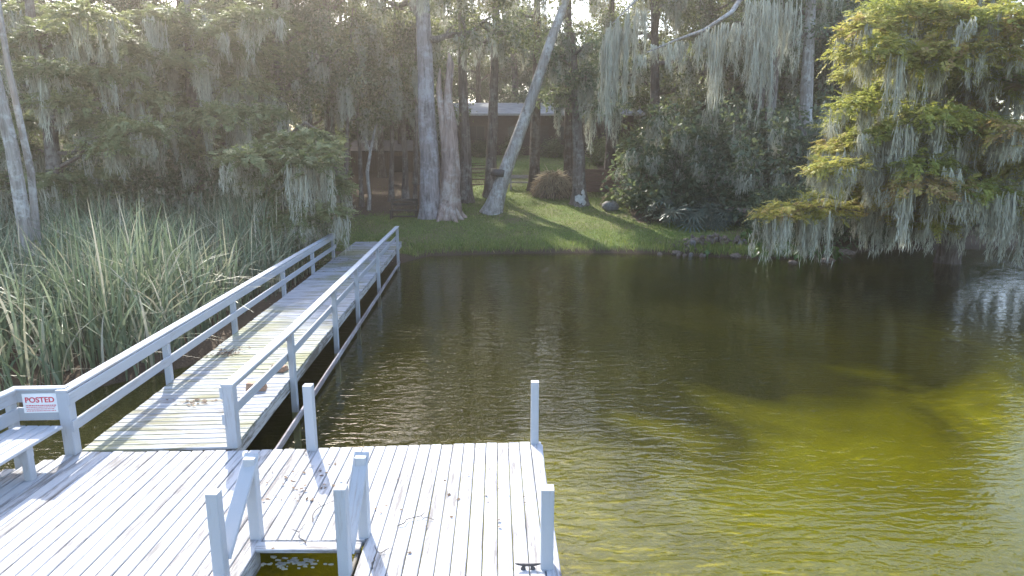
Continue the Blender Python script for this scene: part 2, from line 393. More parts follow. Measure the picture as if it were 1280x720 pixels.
def post(p, h, w=.1, parent=plat, mat=M_rail, z0=DZ-.012, lean=(0, 0)):
    return beam('post', (p[0], p[1], z0), (p[0]+lean[0], p[1]+lean[1], DZ+h), w, w, mat, parent, up=(0, 1, 0))
pA = P(391, 560, DZ); post((pA.x, pA.y-.02), .86, .115)
pB = P(668, 552, DZ); post((pB.x, pB.y-.03), .84, .10)
post((.315, 5.2), .78, .115)
lad = {'fl': (-2.50, 5.66), 'fr': (-1.45, 5.69), 'nl': (-2.56, 5.02), 'nr': (-1.49, 5.10)}
for q in lad.values(): post(q, .84, .105)
for f, n in (('fl', 'nl'), ('fr', 'nr')):
    a, b = lad[f], lad[n]; off = .0
    beam('brace', (a[0]+off-.12*(f == 'fl')*0, a[1]+.05, DZ+.85), (b[0]+off, b[1]+.05, DZ+.16), .145, .036, M_rail, plat)
for z_ in (.10, -.18, -.45):
    beam('ladder_rung', (HX0, HY1-.10, DZ-.35+z_), (HX1, HY1-.10, DZ-.35+z_), .09, .04, M_grey, plat)
# mooring cleat
def cleat(loc):
    a = Acc()
    V, F = tube(curve((-.115, 0, .055), (.115, 0, .055), 9, (0, 0, -.012)), [.006, .010, .013, .014, .014, .014, .013, .010, .006], 8); a.add(V, F)
    for s in (-.035, .035):
        V, F = tube([(s*1.25, 0, 0), (s*1.2, 0, .012), (s, 0, .03), (s, 0, .05)], [.026, .022, .012, .012], 8); a.add(V, F)
    o = obj('mooring_cleat', a.mesh('mooring_cleat', M_metal, True)); o.location = loc; return o
cp = P(660, 711, DZ); cl = cleat((cp.x, cp.y, DZ-.003))
tag(cl, 'small dark iron two-horned cleat screwed to the white platform planks', 'cleat')

# walkway
W0l, W0r = P(104, 562, DZ), P(289, 562, DZ)
WZ1 = .74
W1l, W1r = P(447, 301, WZ1), P(500, 303, WZ1)
W0l.y += .01; W0r.y = W0l.y
walk = thing('walkway', 'long narrow plank walkway leading from the platform to the grassy bank', 'walkway', (W0l+W0r)/2)
cen0, cen1 = (W0l+W0r)/2, (W1l+W1r)/2
wd = (cen1-cen0); wlen = wd.length; wdn = wd.normalized(); wside = Vector((wdn.y, -wdn.x, 0)).normalized()
nb = int(wlen/.143); wwid0 = (W0r-W0l).length
hw = .955
for i in range(nb):
    c = cen0 + wdn*(i+.55)*(wlen/nb); c.z += -.02 + random.uniform(-.005, .003)
    jl, jr = random.uniform(-.02, .025), random.uniform(-.02, .025)
    off = random.uniform(-.009, .009)
    beam('plank', c - wside*(hw+off), c + wside*(hw-off), .137, .04, M_walk, walk)
for s in (-1, 1):
    o = wside*(hw-.03)*s
    beam('rim_board', cen0+o+Vector((0, 0.02, -.135)), cen1+o+Vector((0, 0, -.135)), .045, .18, M_rim, walk)
beam('stringer', cen0+Vector((0, 0.02, -.135)), cen1+Vector((0, 0, -.135)), .045, .18, M_rim, walk)
o = wside*(hw+.24)
beam('ledger', cen0+o+Vector((0, .3, -.46)), cen1+o+Vector((0, -2, -.56)), .035, .12, M_grey, walk)
def dz_at(y): return DZ + (WZ1-DZ)*(y-cen0.y)/(cen1.y-cen0.y)
def edge(y, s, out=0.0):
    t = (y-cen0.y)/(cen1.y-cen0.y); c = cen0 + wd*t + wside*(hw+out)*s; return c
RH = .85
def railing(s, ys_, label, first):
    t = thing('railing', label, 'railing', edge(ys_[0], s, .03))
    tops = []
    for i, y in enumerate(ys_):
        b = edge(y, s, .055 if i or s < 0 else -.02); d = b.z
        bot = -1.3 if (s > 0 and i) else d-.35
        if not i: bot = d-.011 if s > 0 else d-.3
        w = .14 if i == 0 else .10
        beam('post', (b.x, b.y, bot), (b.x, b.y, d+RH-.035), w, w*.9, M_rail, t, up=(0, 1, 0))
        tops.append(Vector((b.x, b.y, d+RH)))
    n = len(tops)
    for i in range(n-1):
        a, b = tops[i], tops[i+1]; dd = (b-a).normalized(); i0 = wside*(-.075)*s
        e0 = dd*(-.07 if i == 0 else .002); e1 = dd*(.07 if i == n-2 else -.002)
        beam('top_rail', a+e0+Vector((0, 0, -.018)), b+e1+Vector((0, 0, -.018)), .15, .036, M_rail, t)
        beam('side_rail', a+i0+e0+Vector((0, 0, -.115)), b+i0+e1+Vector((0, 0, -.115)), .036, .15, M_rail, t)
        beam('mid_rail', a+i0+e0+Vector((0, 0, -.47)), b+i0+e1+Vector((0, 0, -.47)), .036, .14, M_rail, t)
    return t
def yrail(px, py):                                   # pixel of a rail top -> distance along the walkway
    y = 15.0
    for _ in range(20): y = P(px, py, dz_at(y)+RH).y
    return y
yr = [W0r.y+.06] + [yrail(*q) for q in ((359, 413), (409, 360), (447, 333), (472, 307), (491, 283))]
railing(1, yr, 'white two-board railing along the open-water edge of the walkway', True)
yl = [W0l.y-.04] + [P(px, py, dz_at(yy)).y for px, py, yy in ((220, 474, 10), (297, 413, 13), (351, 367, 17), (390, 340, 20), (419, 321, 23))]
railing(-1, yl, 'white two-board railing along the reed side of the walkway', True)

# bench with the sign
bx0, bx1 = -6.06, -5.47
ben = thing('bench', 'white painted plank bench with a slatted backrest at the platform edge', 'bench', (-5.8, 6.3, DZ))
for i in range(4):
    xx = bx1 - .075 - i*.148
    y1 = 7.30 - i*.0
    beam('seat_slat', (xx, 4.2, DZ+.42), (xx, y1, DZ+.42), .138, .04, M_rail, ben)
C0 = Vector((-6.12, 7.47, 0)); A1 = Vector((edge(yl[0], -1, .055).x-.02, edge(yl[0], -1, .055).y+.03, 0))
for (z_, h_) in ((RH-.10, .15), (RH-.33, .17)):
    beam('back_rail', C0+Vector((0, 0, DZ+z_)), A1+Vector((0, 0, DZ+z_)), .036, h_, M_rail, ben)
    beam('back_rail', (-6.12, 7.49, DZ+z_), (-6.30, 4.2, DZ+z_), .036, h_, M_rail, ben)
beam('top_rail', C0+Vector((-.06, .01, DZ+RH-.006)), A1+Vector((.03, .01, DZ+RH-.006)), .12, .036, M_rail, ben)
beam('top_rail', (-6.125, 7.41, DZ+RH-.006), (-6.31, 4.2, DZ+RH-.006), .12, .036, M_rail, ben)
for yy in (7.43, 5.6, 4.3):
    xx = -6.17 - (7.47-yy)*.055
    beam('back_post', (xx, yy, DZ-.35), (xx, yy, DZ+RH-.03), .09, .09, M_rail, ben, up=(0, 1, 0))
for yy in (6.80, 5.0):
    beam('leg', (-5.56, yy, DZ-.01), (-5.56, yy, DZ+.40), .09, .09, M_rail, ben, up=(0, 1, 0))
    beam('seat_bearer', (-6.04, yy+.03, DZ+.33), (-5.52, yy+.03, DZ+.33), .045, .14, M_rail, ben)
    beam('leg', (-5.98, yy, DZ-.2), (-5.98, yy, DZ+.40), .09, .09, M_rail, ben, up=(0, 1, 0))
sx0, sx1 = P(31, 507, DZ+RH-.19), P(74, 505, DZ+RH-.19)
dA = (A1-C0).normalized(); nA = Vector((dA.y, -dA.x, 0))
def onA(px): # along the end backrest
    r = ray(px, 507); t = (C0.cross(dA).z)/(r.cross(dA).z) if abs(r.cross(dA).z) > 1e-6 else 0
    return Vector((r.x*t, r.y*t, 0))
s0, s1 = onA(31), onA(74); sc_ = (s0+s1)/2 + nA*.026
sw = (s1-s0).length
sgn = thing('warning_sign', 'white rectangular sign with red POSTED lettering fixed to the bench backrest', 'sign', (sc_.x, sc_.y, DZ+RH-.185), math.atan2(dA.y, dA.x))
obj('sign_board', pmesh('sign_board', [(-sw/2, 0, -.125), (sw/2, 0, -.125), (sw/2, 0, .125), (-sw/2, 0, .125), (-sw/2, .006, -.125), (sw/2, .006, -.125), (sw/2, .006, .125), (-sw/2, .006, .125)],
    [(0, 1, 2, 3), (7, 6, 5, 4), (0, 4, 5, 1), (1, 5, 6, 2), (2, 6, 7, 3), (3, 7, 4, 0)], M_signw), sgn)
fc = bpy.data.curves.new('lettering', 'FONT'); fc.body = 'POSTED'; fc.size = .125; fc.align_x = 'CENTER'; fc.extrude = .001; fc.offset = .0022
to = bpy.data.objects.new('tmp', fc); L(to); bpy.context.view_layer.update()
tm = bpy.data.meshes.new_from_object(to.evaluated_get(bpy.context.evaluated_depsgraph_get())); bpy.data.objects.remove(to)
tm.materials.clear(); tm.materials.append(M_red)
wx = max(v.co.x for v in tm.vertices)-min(v.co.x for v in tm.vertices)
lt = obj('lettering', tm, sgn); lt.rotation_euler = (math.pi/2, 0, 0); lt.location = (0, -.003, .012); lt.scale = (sw*.84/wx,)*2+(1,)
g = np.random.default_rng(3); V = []; F = []
for r_ in range(4):
    xx = -sw*.42
    while xx < sw*.40:
        w_ = g.uniform(.008, .03); zt = -.022-r_*.024; hh = .009 if r_ else .013; n_ = len(V)
        V += [(xx, -.002, zt-hh), (xx+w_, -.002, zt-hh), (xx+w_, -.002, zt), (xx, -.002, zt)]; F.append((n_, n_+1, n_+2, n_+3)); xx += w_+.007
tag(obj('small_print', pmesh('small_print', V, F, M_red), sgn), kind='stuff')

# small things on the dock
def block(px, py, sz, rz, label):
    p = P(px, py, dz_at(11)); y = p.y; p = P(px, py, dz_at(y))
    a, b, c = sz; t = .35
    V = [(-a, -b, 0), (a, -b, 0), (a, b, 0), (-a, b, 0), (-a*.9, -b*.9, c), (a*.85, -b*.9, c*.75), (a*.85, b*.9, c*.7), (-a*.9, b*.9, c*.95)]
    me = pmesh('wood_block', V, [(3, 2, 1, 0), (4, 5, 6, 7), (0, 1, 5, 4), (1, 2, 6, 5), (2, 3, 7, 6), (3, 0, 4, 7)], M_block)
    o = obj('wood_block', me); o.location = (p.x, p.y, p.z-.004); o.rotation_euler = (0, 0, rz)
    m_ = o.modifiers.new('bevel', 'BEVEL'); m_.width = .012; m_.segments = 2
    tag(o, label, 'wood block')
block(321, 487, (.15, .10, .15), .2, 'larger tan wood offcut lying on the walkway behind the railing')
block(350, 463, (.12, .09, .12), -.3, 'smaller reddish wood offcut beside a railing post on the walkway')
def litter_patch(px, py, rx, ry, n, name, label, mat=M_litter, seed=1, z=None, size=(.05, .11)):
    g = np.random.default_rng(seed); p = P(px, py, DZ)
    c = np.stack([p.x+g.normal(0, rx, n), p.y+g.normal(0, ry, n), np.zeros(n)], 1)
    c[:, 2] = (np.array([dz_at(v) for v in c[:, 1]]) if z is None else z) + g.uniform(.004, .02, n)
    th = g.uniform(0, 6.28, n); d = np.stack([np.cos(th), np.sin(th), g.uniform(-.1, .25, n)], 1); s = np.stack([-np.sin(th), np.cos(th), g.uniform(-.3, .3, n)], 1)
    a = Acc(); V, F = rhomb(c, d, s, g.uniform(*size, n), g.uniform(.02, .045, n)); a.add(V, F, g.uniform(0, .7, n))
    o = obj(name, a.mesh(name, mat)); tag(o, label, 'leaf litter', kind='stuff')
litter_patch(284, 444, .14, .14, 80, 'leaf_litter', 'dark clump of wet leaves and twigs across the middle of the walkway', seed=2)
litter_patch(250, 504, .2, .07, 40, 'leaf_litter', 'scattering of dead leaves near the platform end of the walkway', seed=3)
litter_patch(440, 330, .5, 1.5, 160, 'leaf_litter', 'dead leaves strewn over the shore end of the walkway', seed=4)
litter_patch(395, 605, .34, .30, 46, 'leaf_litter', 'bits of dry leaf strewn behind the ladder opening', seed=5, z=DZ, size=(.03, .08))
litter_patch(540, 630, .55, .5, 22, 'leaf_litter', 'sparse leaf bits over the open end of the platform', seed=6, z=DZ, size=(.02, .06))
def twig(px, py, ln, rz, bend, label, seed):
    g = np.random.default_rng(seed); p = P(px, py, DZ)
    c = curve((-ln/2, 0, .012), (ln/2, 0, .012), 8, (0, bend, .02), .012, g); c[:, 2] = np.maximum(c[:, 2], .006)
    a = Acc(); V, F = tube(c, np.linspace(.006, .003, 8), 5); a.add(V, F)
    m_ = c[4]; V, F = tube(curve(m_, m_+np.array([ln*.2, ln*.22, .01]), 4), [.005, .004, .003, .002], 5); a.add(V, F)
    o = obj('twig', a.mesh('twig', M_twig, True)); o.location = (p.x, p.y, DZ); o.rotation_euler = (0, 0, rz); tag(o, label, 'twig')
twig(405, 640, .42, 1.3, .06, 'forked twig lying just behind the ladder opening', 1)
twig(382, 668, .35, 1.9, .05, 'thin twig hanging at the edge of the ladder opening', 2)
twig(520, 655, .38, .3, .09, 'curved twig on the planks beside the ladder posts', 3)
twig(478, 700, .32, 1.2, .07, 'hooked twig on the planks near the lower right ladder post', 4)
# sky reflections sparkling on the ripples, modelled as small white discs
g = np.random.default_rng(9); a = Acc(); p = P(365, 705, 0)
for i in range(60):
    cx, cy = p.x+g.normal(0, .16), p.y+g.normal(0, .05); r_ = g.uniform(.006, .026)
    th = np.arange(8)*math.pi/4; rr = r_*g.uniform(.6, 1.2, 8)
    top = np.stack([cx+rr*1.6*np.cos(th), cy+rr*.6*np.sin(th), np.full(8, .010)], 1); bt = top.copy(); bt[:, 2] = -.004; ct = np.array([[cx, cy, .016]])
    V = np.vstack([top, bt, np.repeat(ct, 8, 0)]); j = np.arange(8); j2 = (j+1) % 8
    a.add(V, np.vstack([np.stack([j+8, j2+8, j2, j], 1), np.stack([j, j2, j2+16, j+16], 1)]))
tag(obj('glint', a.mesh('glint', M_glint, True)), 'white flecks modelling sky glints on the water in the ladder opening', 'glint', kind='stuff')

# ------------------------------------------------------------------ plants
def moss_strands(g, n, ln, spread, wid=.062):
    a = Acc()
    for i in range(n):
        l_ = ln*g.uniform(.35, 1.0)*(1 if i else 1.1); k = 7
        x0 = np.array([g.normal(0, spread), g.normal(0, spread*.6), g.uniform(-.05, .05)])
        t = np.linspace(0, 1, k)[:, None]
        c = x0 + t*np.array([g.normal(0, .05*ln), g.normal(0, .05*ln), -l_]) + np.cumsum(g.normal(0, .016, (k, 3))*[1, 1, 0], 0)
        r_ = wid*g.uniform(.35, .75)*np.array([.5, 1.0, 1.0, .8, .6, .38, .06])
        V, F = tube(c, r_, 4, .25, int(g.integers(1e6))); tt = g.uniform(.2, .9); a.add(V, F, np.clip(tt+g.normal(0, .12, len(F)), 0, 1))
        m = int(40*l_)+10; tv = g.uniform(.05, .95, m)                    # loose wisps
        cc = x0 + tv[:, None]*(c[-1]-c[0]) + g.normal(0, wid*.95, (m, 3))*[1, 1, .3]
        d = nrm(np.stack([g.normal(0, .22, m), g.normal(0, .22, m), -np.ones(m)], 1)); s = nrm(np.cross(d, g.normal(0, 1, (m, 3))))
        V, F = rhomb(cc, d, s, g.uniform(.14, .40, m), g.uniform(.012, .030, m)); a.add(V, F, g.uniform(.1, 1, m))
    return np.vstack(a.V), np.vstack(a.F), np.concatenate(a.T)
gmoss = np.random.default_rng(21)
MOSS = [moss_strands(gmoss, int(gmoss.integers(5, 10)), l_, .11+.05*l_) for l_ in (.5, .7, .9, 1.1, 1.4, 1.8, 2.2)]
MOSS_ME = [qmesh('hanging_moss', v, f, M_moss, t) for v, f, t in MOSS]
def moss_into(acc, g, pts, lo, hi):
    for p in pts:
        v, f, t = MOSS[int(g.integers(lo, hi))]; th = g.uniform(0, 6.28); c, s = math.cos(th), math.sin(th); k = g.uniform(.7, 1.15)
        w = np.stack([v[:, 0]*c-v[:, 1]*s, v[:, 0]*s+v[:, 1]*c, v[:, 2]*k], 1)+p
        acc.add(w, f, np.clip(t+g.normal(0, .1), 0, 1))

def leaves(g, centers, sig, per, size, aspect=.5, flat=.7, tint0=None):
    n = len(centers)*per
    c = np.repeat(np.asarray(centers), per, 0); sg = np.repeat(np.asarray(sig).reshape(-1, 1)*np.ones((len(centers), 1)), per, 0)
    off = g.normal(0, 1, (n, 3))*[1, 1, flat]; c = c + off*sg*.62
    d = nrm(nrm(off)*.7 + g.normal(0, .7, (n, 3)) + [0, 0, -.25]); s = nrm(np.cross(d, g.normal(0, 1, (n, 3)) + [0, 0, 1.2]))
    ln = size*g.uniform(.6, 1.35, n)
    ct = np.repeat(g.uniform(.15, .75, len(centers)) if tint0 is None else tint0, per)
    V, F = rhomb(c, d, s, ln, ln*aspect*g.uniform(.8, 1.2, n)); return V, F, np.clip(ct+g.normal(0, .17, n), 0, 1)

def grow(seed, H, c0, Rr, r0, ncl, per, size, moss, flare=1.6, up=.35, lean=(0, 0), low=0.0, sig=(.45, .85), wob=.12):
    """trunk, limbs, crown and hanging moss of a broadleaf tree"""
    g = np.random.default_rng(seed); k = 12
    t = np.linspace(0, 1, k)
    tr = np.stack([lean[0]*t**1.1, lean[1]*t, t*H], 1); tr[2:, :2] += np.cumsum(g.normal(0, wob, (k-2, 2)), 0)*.6
    rad = r0*(1-.72*t**1.1); rad[0] *= flare; rad[1] *= 1+.25*(flare-1)
    tz = np.array([0, .035, .09]+list(np.linspace(.17, 1, k-3))); tr2 = np.stack([np.interp(tz, t, tr[:, i]) for i in range(3)], 1)
    rad2 = r0*(1-.72*tz**1.1); rad2[0] *= flare; rad2[1] *= 1+.45*(flare-1); rad2[2] *= 1+.12*(flare-1)
    at = Acc(); V, F = tube(tr2, rad2, 12, .07, seed); at.add(V, F)
    ab = Acc(); cents = []; mp = []
    nl = max(7, int(ncl/9))
    for i in range(nl):
        u = (i+.5)/nl; h = c0*.9 + (H*.97-c0*.9)*u; az = i*2.4+g.uniform(-.4, .4)
        p0 = np.array([np.interp(h, tr[:, 2], tr[:, 0]), np.interp(h, tr[:, 2], tr[:, 1]), h])
        ln = Rr*(1-.65*u**1.6)*g.uniform(.75, 1.1); e = p0+np.array([math.cos(az)*ln, math.sin(az)*ln, ln*up*g.uniform(.1, 1.6)])
        cv = curve(p0, e, 6, (0, 0, ln*.06), .1*ln*.4, g); rb = r0*.42*(1-.6*u)
        V, F = tube(cv, rb*np.linspace(1, .22, 6), 6, .05, i); ab.add(V, F)
        ntw = max(2, int(ncl/nl))
        for j in range(ntw):
            b = cv[2+j % 4] + g.normal(0, .1, 3); te = b + nrm(g.normal(0, 1, 3)*[1, 1, .5]+[math.cos(az)*.6, math.sin(az)*.6, .1])*g.uniform(.5, 1.5)*Rr/4
            V, F = tube(curve(b, te, 4, (0, 0, .1)), rb*np.array([.35, .28, .2, .1]), 4); ab.add(V, F)
            cents.append(te); mp.append(b*.4+te*.6); mp.append(cv[3]*.5+cv[4]*.5+g.normal(0, .15, 3))
    if low:
        for i in range(int(low)):
            az = g.uniform(0, 6.28); rr_ = g.uniform(.3, 1)*Rr*.7; h = g.uniform(.5, c0)
            p0 = np.array([0, 0, h]); e = np.array([math.cos(az)*rr_, math.sin(az)*rr_, h+g.uniform(-.2, .6)])
            V, F = tube(curve(p0, e, 4, (0, 0, .2)), [r0*.2, .04, .03, .015], 4); ab.add(V, F); cents.append(e)
    cents = np.array(cents); ac = Acc(); ac.add(*leaves(g, cents, g.uniform(*sig, len(cents)), per, size))
    am = Acc()
    if moss: moss_into(am, g, np.array(mp)[g.permutation(len(mp))[:moss]], 1, 7)
    return at, ab, ac, am
def tree_parts(name, label, group, spec, loc, mats, rz=0, sc=1.0):
    at, ab, ac, am = spec; bark, twig_, leaf = mats
    t = thing(name, label, 'tree', loc, rz, group, sc)
    obj('trunk', at.mesh('trunk', bark, True), t); tag(obj('branches', ab.mesh('branches', twig_, True), t), kind='stuff')
    tag(obj('crown', ac.mesh('crown', leaf), t), kind='stuff')
    if not am.empty: tag(obj('hanging_moss', am.mesh('hanging_moss', M_moss), t), kind='stuff')
    return t
def copy_tree(src, loc, rz, sc, label=None):
    r = src.copy(); L(r); r.location = loc; r.rotation_euler = (0, 0, rz); r.scale = (sc, sc, sc*random.uniform(.92, 1.1))
    if label: r['label'] = label
    for ch in src.children:
        c = ch.copy(); L(c); c.parent = r
    return r
def at_ground(px, Y, dz=-.12):
    xx = (px-640)/FPX*(Y*cT+1.0)  # close enough for placing trunks
    return Vector((xx, Y, gz(xx, Y)+dz))

# wood behind: a few kinds, copied
GW = 'moss-draped trees of the dense wood behind the lawn'
LW = 'tall moss-hung broadleaf tree standing in the dense wood behind the lawn'
woods = [tree_parts('forest_tree', LW, GW, grow(101, 16, 5.5, 4.6, .32, 110, 150, .22, 60), (0, 0, 0), (M_barkd, M_twig, M_oak)),
         tree_parts('forest_tree', LW, GW, grow(102, 18, 7.0, 4.2, .36, 110, 150, .22, 70), (0, 0, 0), (M_bark, M_twig, M_dark)),
         tree_parts('forest_tree', LW, GW, grow(103, 14, 3.6, 4.4, .26, 110, 150, .22, 70, low=14), (0, 0, 0), (M_barkd, M_twig, M_oak))]
GF = 'low bushy trees closing the wood at the back'
LF = 'low bushy dark tree filling the gaps at the back of the wood'
woods.append(tree_parts('understory_tree', LF, GF, grow(104, 8.5, 1.2, 3.6, .14, 110, 130, .24, 25, low=20), (0, 0, 0), (M_barkd, M_twig, M_dark)))
used = [False]*4
ZONES = [(430, 'behind the reed bed'), (535, 'beyond the brown shed'), (800, 'behind the brown house'), (9999, 'behind the shore thicket')]
def zone(w, kind, x_, y_):
    px = 640 + x_/(y_*cT+1.0)*FPX; zn = [z for lim, z in ZONES if px < lim][0]
    k_ = ['tall dark-barked moss-hung tree', 'tall grey-barked tree with a high dark crown', 'bushy moss-hung tree with low leafy limbs', 'low bushy dark understory tree'][kind]
    far_ = ', far back' if y_ > 75 else ''
    w['label'] = k_ + ' ' + zn + far_; w['group'] = k_.replace('tree', 'trees', 1) + ' ' + zn + far_; return w
def plant_wood(kind, x_, y_, sc=1.0): return zone(_plant_wood(kind, x_, y_, sc), kind, x_, y_)
def _plant_wood(kind, x_, y_, sc=1.0):
    loc = (x_, y_, gz(x_, y_)-.15); rz = random.uniform(0, 6.28)
    if not used[kind]:
        w = woods[kind]; w.location = loc; w.rotation_euler = (0, 0, rz); w.scale = (sc,)*3; used[kind] = True; return w
    return copy_tree(woods[kind], loc, rz, sc)
spots = []
for (px, Y, kd, sc) in [  # trunks told apart behind the lawn and the reeds
    (-150, 30, 2, 1), (-70, 36, 0, 1), (20, 33, 2, .95), (70, 40, 1, 1), (125, 36, 0, 1), (180, 33, 2, .9), (215, 44, 1, 1), (255, 38, 0, .95), (300, 34, 2, .95),
    (335, 42, 1, 1), (365, 37, 0, 1), (395, 45, 2, 1), (418, 39, 1, .95), (438, 48, 0, .8), (480, 47, 1, .7), (505, 52, 0, .72), (523, 44, 1, .66),
    (560, 66, 1, 1.05), (600, 70, 0, 1.1), (645, 68, 1, 1.1), (690, 67, 3, 1.3), (735, 70, 3, 1.2), (775, 62, 3, 1.0), (815, 50, 2, 1.05), (840, 60, 1, 1.1),
    (870, 44, 0, .95), (905, 52, 2, 1.1), (935, 41, 1, .95), (965, 47, 0, 1), (1000, 54, 2, 1.1), (1035, 42, 2, 1), (1060, 50, 1, 1), (1095, 44, 0, 1), (1130, 52, 2, 1.05),
    ]:
    q = at_ground(px, Y); plant_wood(kd, q.x, q.y, sc)
for px, Y, sc in ((945, 40, .6), (985, 41, .6), (1030, 41.5, .62), (1075, 41, .65), (880, 41, .6)):
    q = at_ground(px, Y); plant_wood(3, q.x, q.y, sc)
for px, Y in ((425, 62), (455, 58), (480, 64), (505, 60), (530, 66), (850, 66), (890, 64), (930, 62)):
    q = at_ground(px, Y); plant_wood(3, q.x, q.y, 1.15)
for i in range(26):                                  # back rows
    px = -260 + i*72 + random.uniform(-20, 20); Y = random.uniform(76, 96)
    if px > 1110: continue
    q = at_ground(px, Y); plant_wood(random.choice([0, 2, 2]), q.x, q.y, random.uniform(1.0, 1.25))
for i in range(30):
    px = -240 + i*60 + random.uniform(-20, 20); Y = random.uniform(68, 80) if 430 < px < 880 else random.uniform(44, 66)
    if px > 1130: continue
    q = at_ground(px, Y); plant_wood(3, q.x, q.y, random.uniform(.8, 1.2))

# trunks in front
def front_tree(px, py, label, Hh, r0, top_px=None, mats=None, name='shore_tree', seed=1, c0=8, Rr=3.6, ncl=60, moss=45, flare=1.6, wob=.05, per=110, base=None):
    b = base or PG(px, py); b.z -= .15
    lean = (0, 0)
    if top_px:
        q = QY(top_px[0], top_px[1], b.y); fr = (q.z-b.z)/Hh; lean = ((q.x-b.x)/fr, 0)
    return tree_parts(name, label, None, grow(seed, Hh, c0, Rr, r0, ncl, per, .2, moss, flare, lean=lean, wob=wob), b, mats or (M_bark, M_twig, M_oak))
front_tree(539, 272, 'massive grey-barked trunk with flared foot standing beside the reddish broken snag', 19, .53, (526, 0), (M_barkbig, M_twig, M_oak), seed=201, c0=9.5, Rr=4.6, ncl=90, moss=70, flare=1.35)
front_tree(583, 252, 'slim dark trunk rising just behind the reddish snag', 17, .36, (575, 0), (M_bark, M_twig, M_oak), seed=202, c0=8.5)
front_tree(613, 246, 'slim straight brown trunk behind the leaning tree', 17, .34, (622, 0), (M_bark, M_twig, M_oak), seed=203, c0=9, Rr=2.4, ncl=36, moss=26)
front_tree(668, 238, 'slender dark trunk behind the heap of dry brush', 17, .34, (670, 0), (M_barkd, M_twig, M_dark), seed=205, c0=10, Rr=1.8, ncl=24, moss=14)
front_tree(724, 256, 'upright trunk with a white lichen patch on its foot in the middle of the lawn', 9.6, .42, (716, 40), (M_bark, M_twig, M_dark), seed=206, c0=5.6, Rr=2.4, ncl=50, moss=40)
front_tree(712, 232, 'dark straight trunk close behind the lichen-footed tree', 17, .36, (708, 0), (M_barkd, M_twig, M_oak), seed=216, c0=10, Rr=1.6, ncl=16, moss=10)
front_tree(762, 226, 'dark brown trunk beside the red-brown retaining wall', 16, .36, (764, 0), (M_barkd, M_twig, M_oak), seed=207, c0=6.6, Rr=2.3, ncl=34, moss=40)
front_tree(1003, 262, 'tall trunk with white peeling upper bark behind the shore thicket', 18, .42, (1012, 0), (M_barkp, M_twig, M_dark), seed=208, c0=9.5, moss=60)
front_tree(820, 240, 'tall dark trunk rising behind the palmetto clump', 17, .38, (818, 0), (M_barkd, M_twig, M_oak), seed=209, c0=8, moss=60)
for i, (px, py, tp, rr_) in enumerate([(452, 258, 446, .13), (489, 252, 492, .17), (507, 250, 503, .2), (430, 262, 436, .14), (519, 256, 522, .12)]):
    front_tree(px, py, 'thin bare-stemmed young tree among the stems by the brown shed', 11, rr_, (tp, 60), (M_bark, M_twig, M_oak), name='young_tree', seed=230+i, c0=5.2, Rr=2.2, ncl=34, moss=24, per=90).__setitem__('group', 'young trees by the brown shed')
# leaning tree
bl = PG(615, 266)
ltree = front_tree(615, 266, 'pale trunk leaning strongly to one side over the lawn', 15, .40, (711, 0), (M_barkp, M_twig, M_oak), seed=204, c0=12, Rr=1.6, ncl=14, moss=6, base=bl, flare=1.7)
a = Acc(); q = QY(623, 216, bl.y)-ltree.location; V, F = tube([np.array(q)+[0, 0, -.20], np.array(q)+[0, 0, -.18], np.array(q)+[.05, 0, .18], np.array(q)+[.05, 0, .2]], [.30, .47, .46, .30], 12, .03); a.add(V, F)
tag(obj('strap', a.mesh('strap', M_metal, True), ltree), 'dark band wrapped round the leaning trunk')
# snag
b = PG(559, 272); b.z -= .15; b.y -= .3
sn = thing('dead_snag', 'reddish broken dead trunk with a jagged top against the massive grey trunk', 'dead tree', b)
def sn_pt(px, py): return np.array(QY(px, py, b.y)-b)
a = Acc(); V, F = tube(curve((.05, 0, 0), sn_pt(558, 120), 9, (.18, 0, 0)), [.85, .62, .54, .48, .44, .42, .38, .32, .10], 12, .16, 4); a.add(V, F)
obj('trunk', a.mesh('trunk', M_snag, True), sn)
a = Acc(); V, F = tube(np.array([sn_pt(566, 210), sn_pt(566, 160), sn_pt(560, 120), sn_pt(563, 80), sn_pt(561, 66)]), [.22, .26, .22, .2, .05], 8, .1, 5); a.add(V, F)
V, F = tube(np.array([sn_pt(556, 190), sn_pt(553, 150), sn_pt(548, 110), sn_pt(550, 85)]), [.2, .22, .16, .04], 8, .1, 6); a.add(V, F)
obj('broken_limb', a.mesh('broken_limb', M_snag, True), sn)
a = Acc()
for dx, dy in ((.75, -.2), (.5, -.75), (-.3, -.8), (.95, .2)):
    V, F = tube(curve((dx*.35, dy*.35, .8), (dx*1.4, dy*1.4, -.05), 5, (0, 0, -.15)), [.28, .24, .18, .12, .05], 8, .1, 3); a.add(V, F)
obj('root_buttress', a.mesh('root_buttress', M_snag, True), sn)
# lichen patch
b = PG(724, 256); a = Acc(); gg = np.random.default_rng(5)
for i in range(9):
    cx, cz, rr_ = gg.uniform(-.2, .25), .3+.8*gg.uniform(0, 1)**1.5, gg.uniform(.07, .17); th = np.arange(8)*math.pi/4
    ring = np.stack([cx+rr_*gg.uniform(.6, 1.2, 8)*np.cos(th), -np.sqrt(np.maximum(.02, .50**2-np.square(np.clip(cx+rr_*np.cos(th), -.46, .46))))-.10*(cz < .6)-.02, cz+rr_*1.4*np.sin(th)], 1)
    inner = np.repeat(ring.mean(0, keepdims=True)+[[0, -.03, 0]], 8, 0); j = np.arange(8); a.add(np.vstack([ring, inner]), np.stack([j, (j+1) % 8, (j+1) % 8+8, j+8], 1))
o = obj('lichen_patch', a.mesh('lichen_patch', M_white, True), [t_ for t_ in S.objects if t_.get('label', '').startswith('upright trunk with a white')][0])
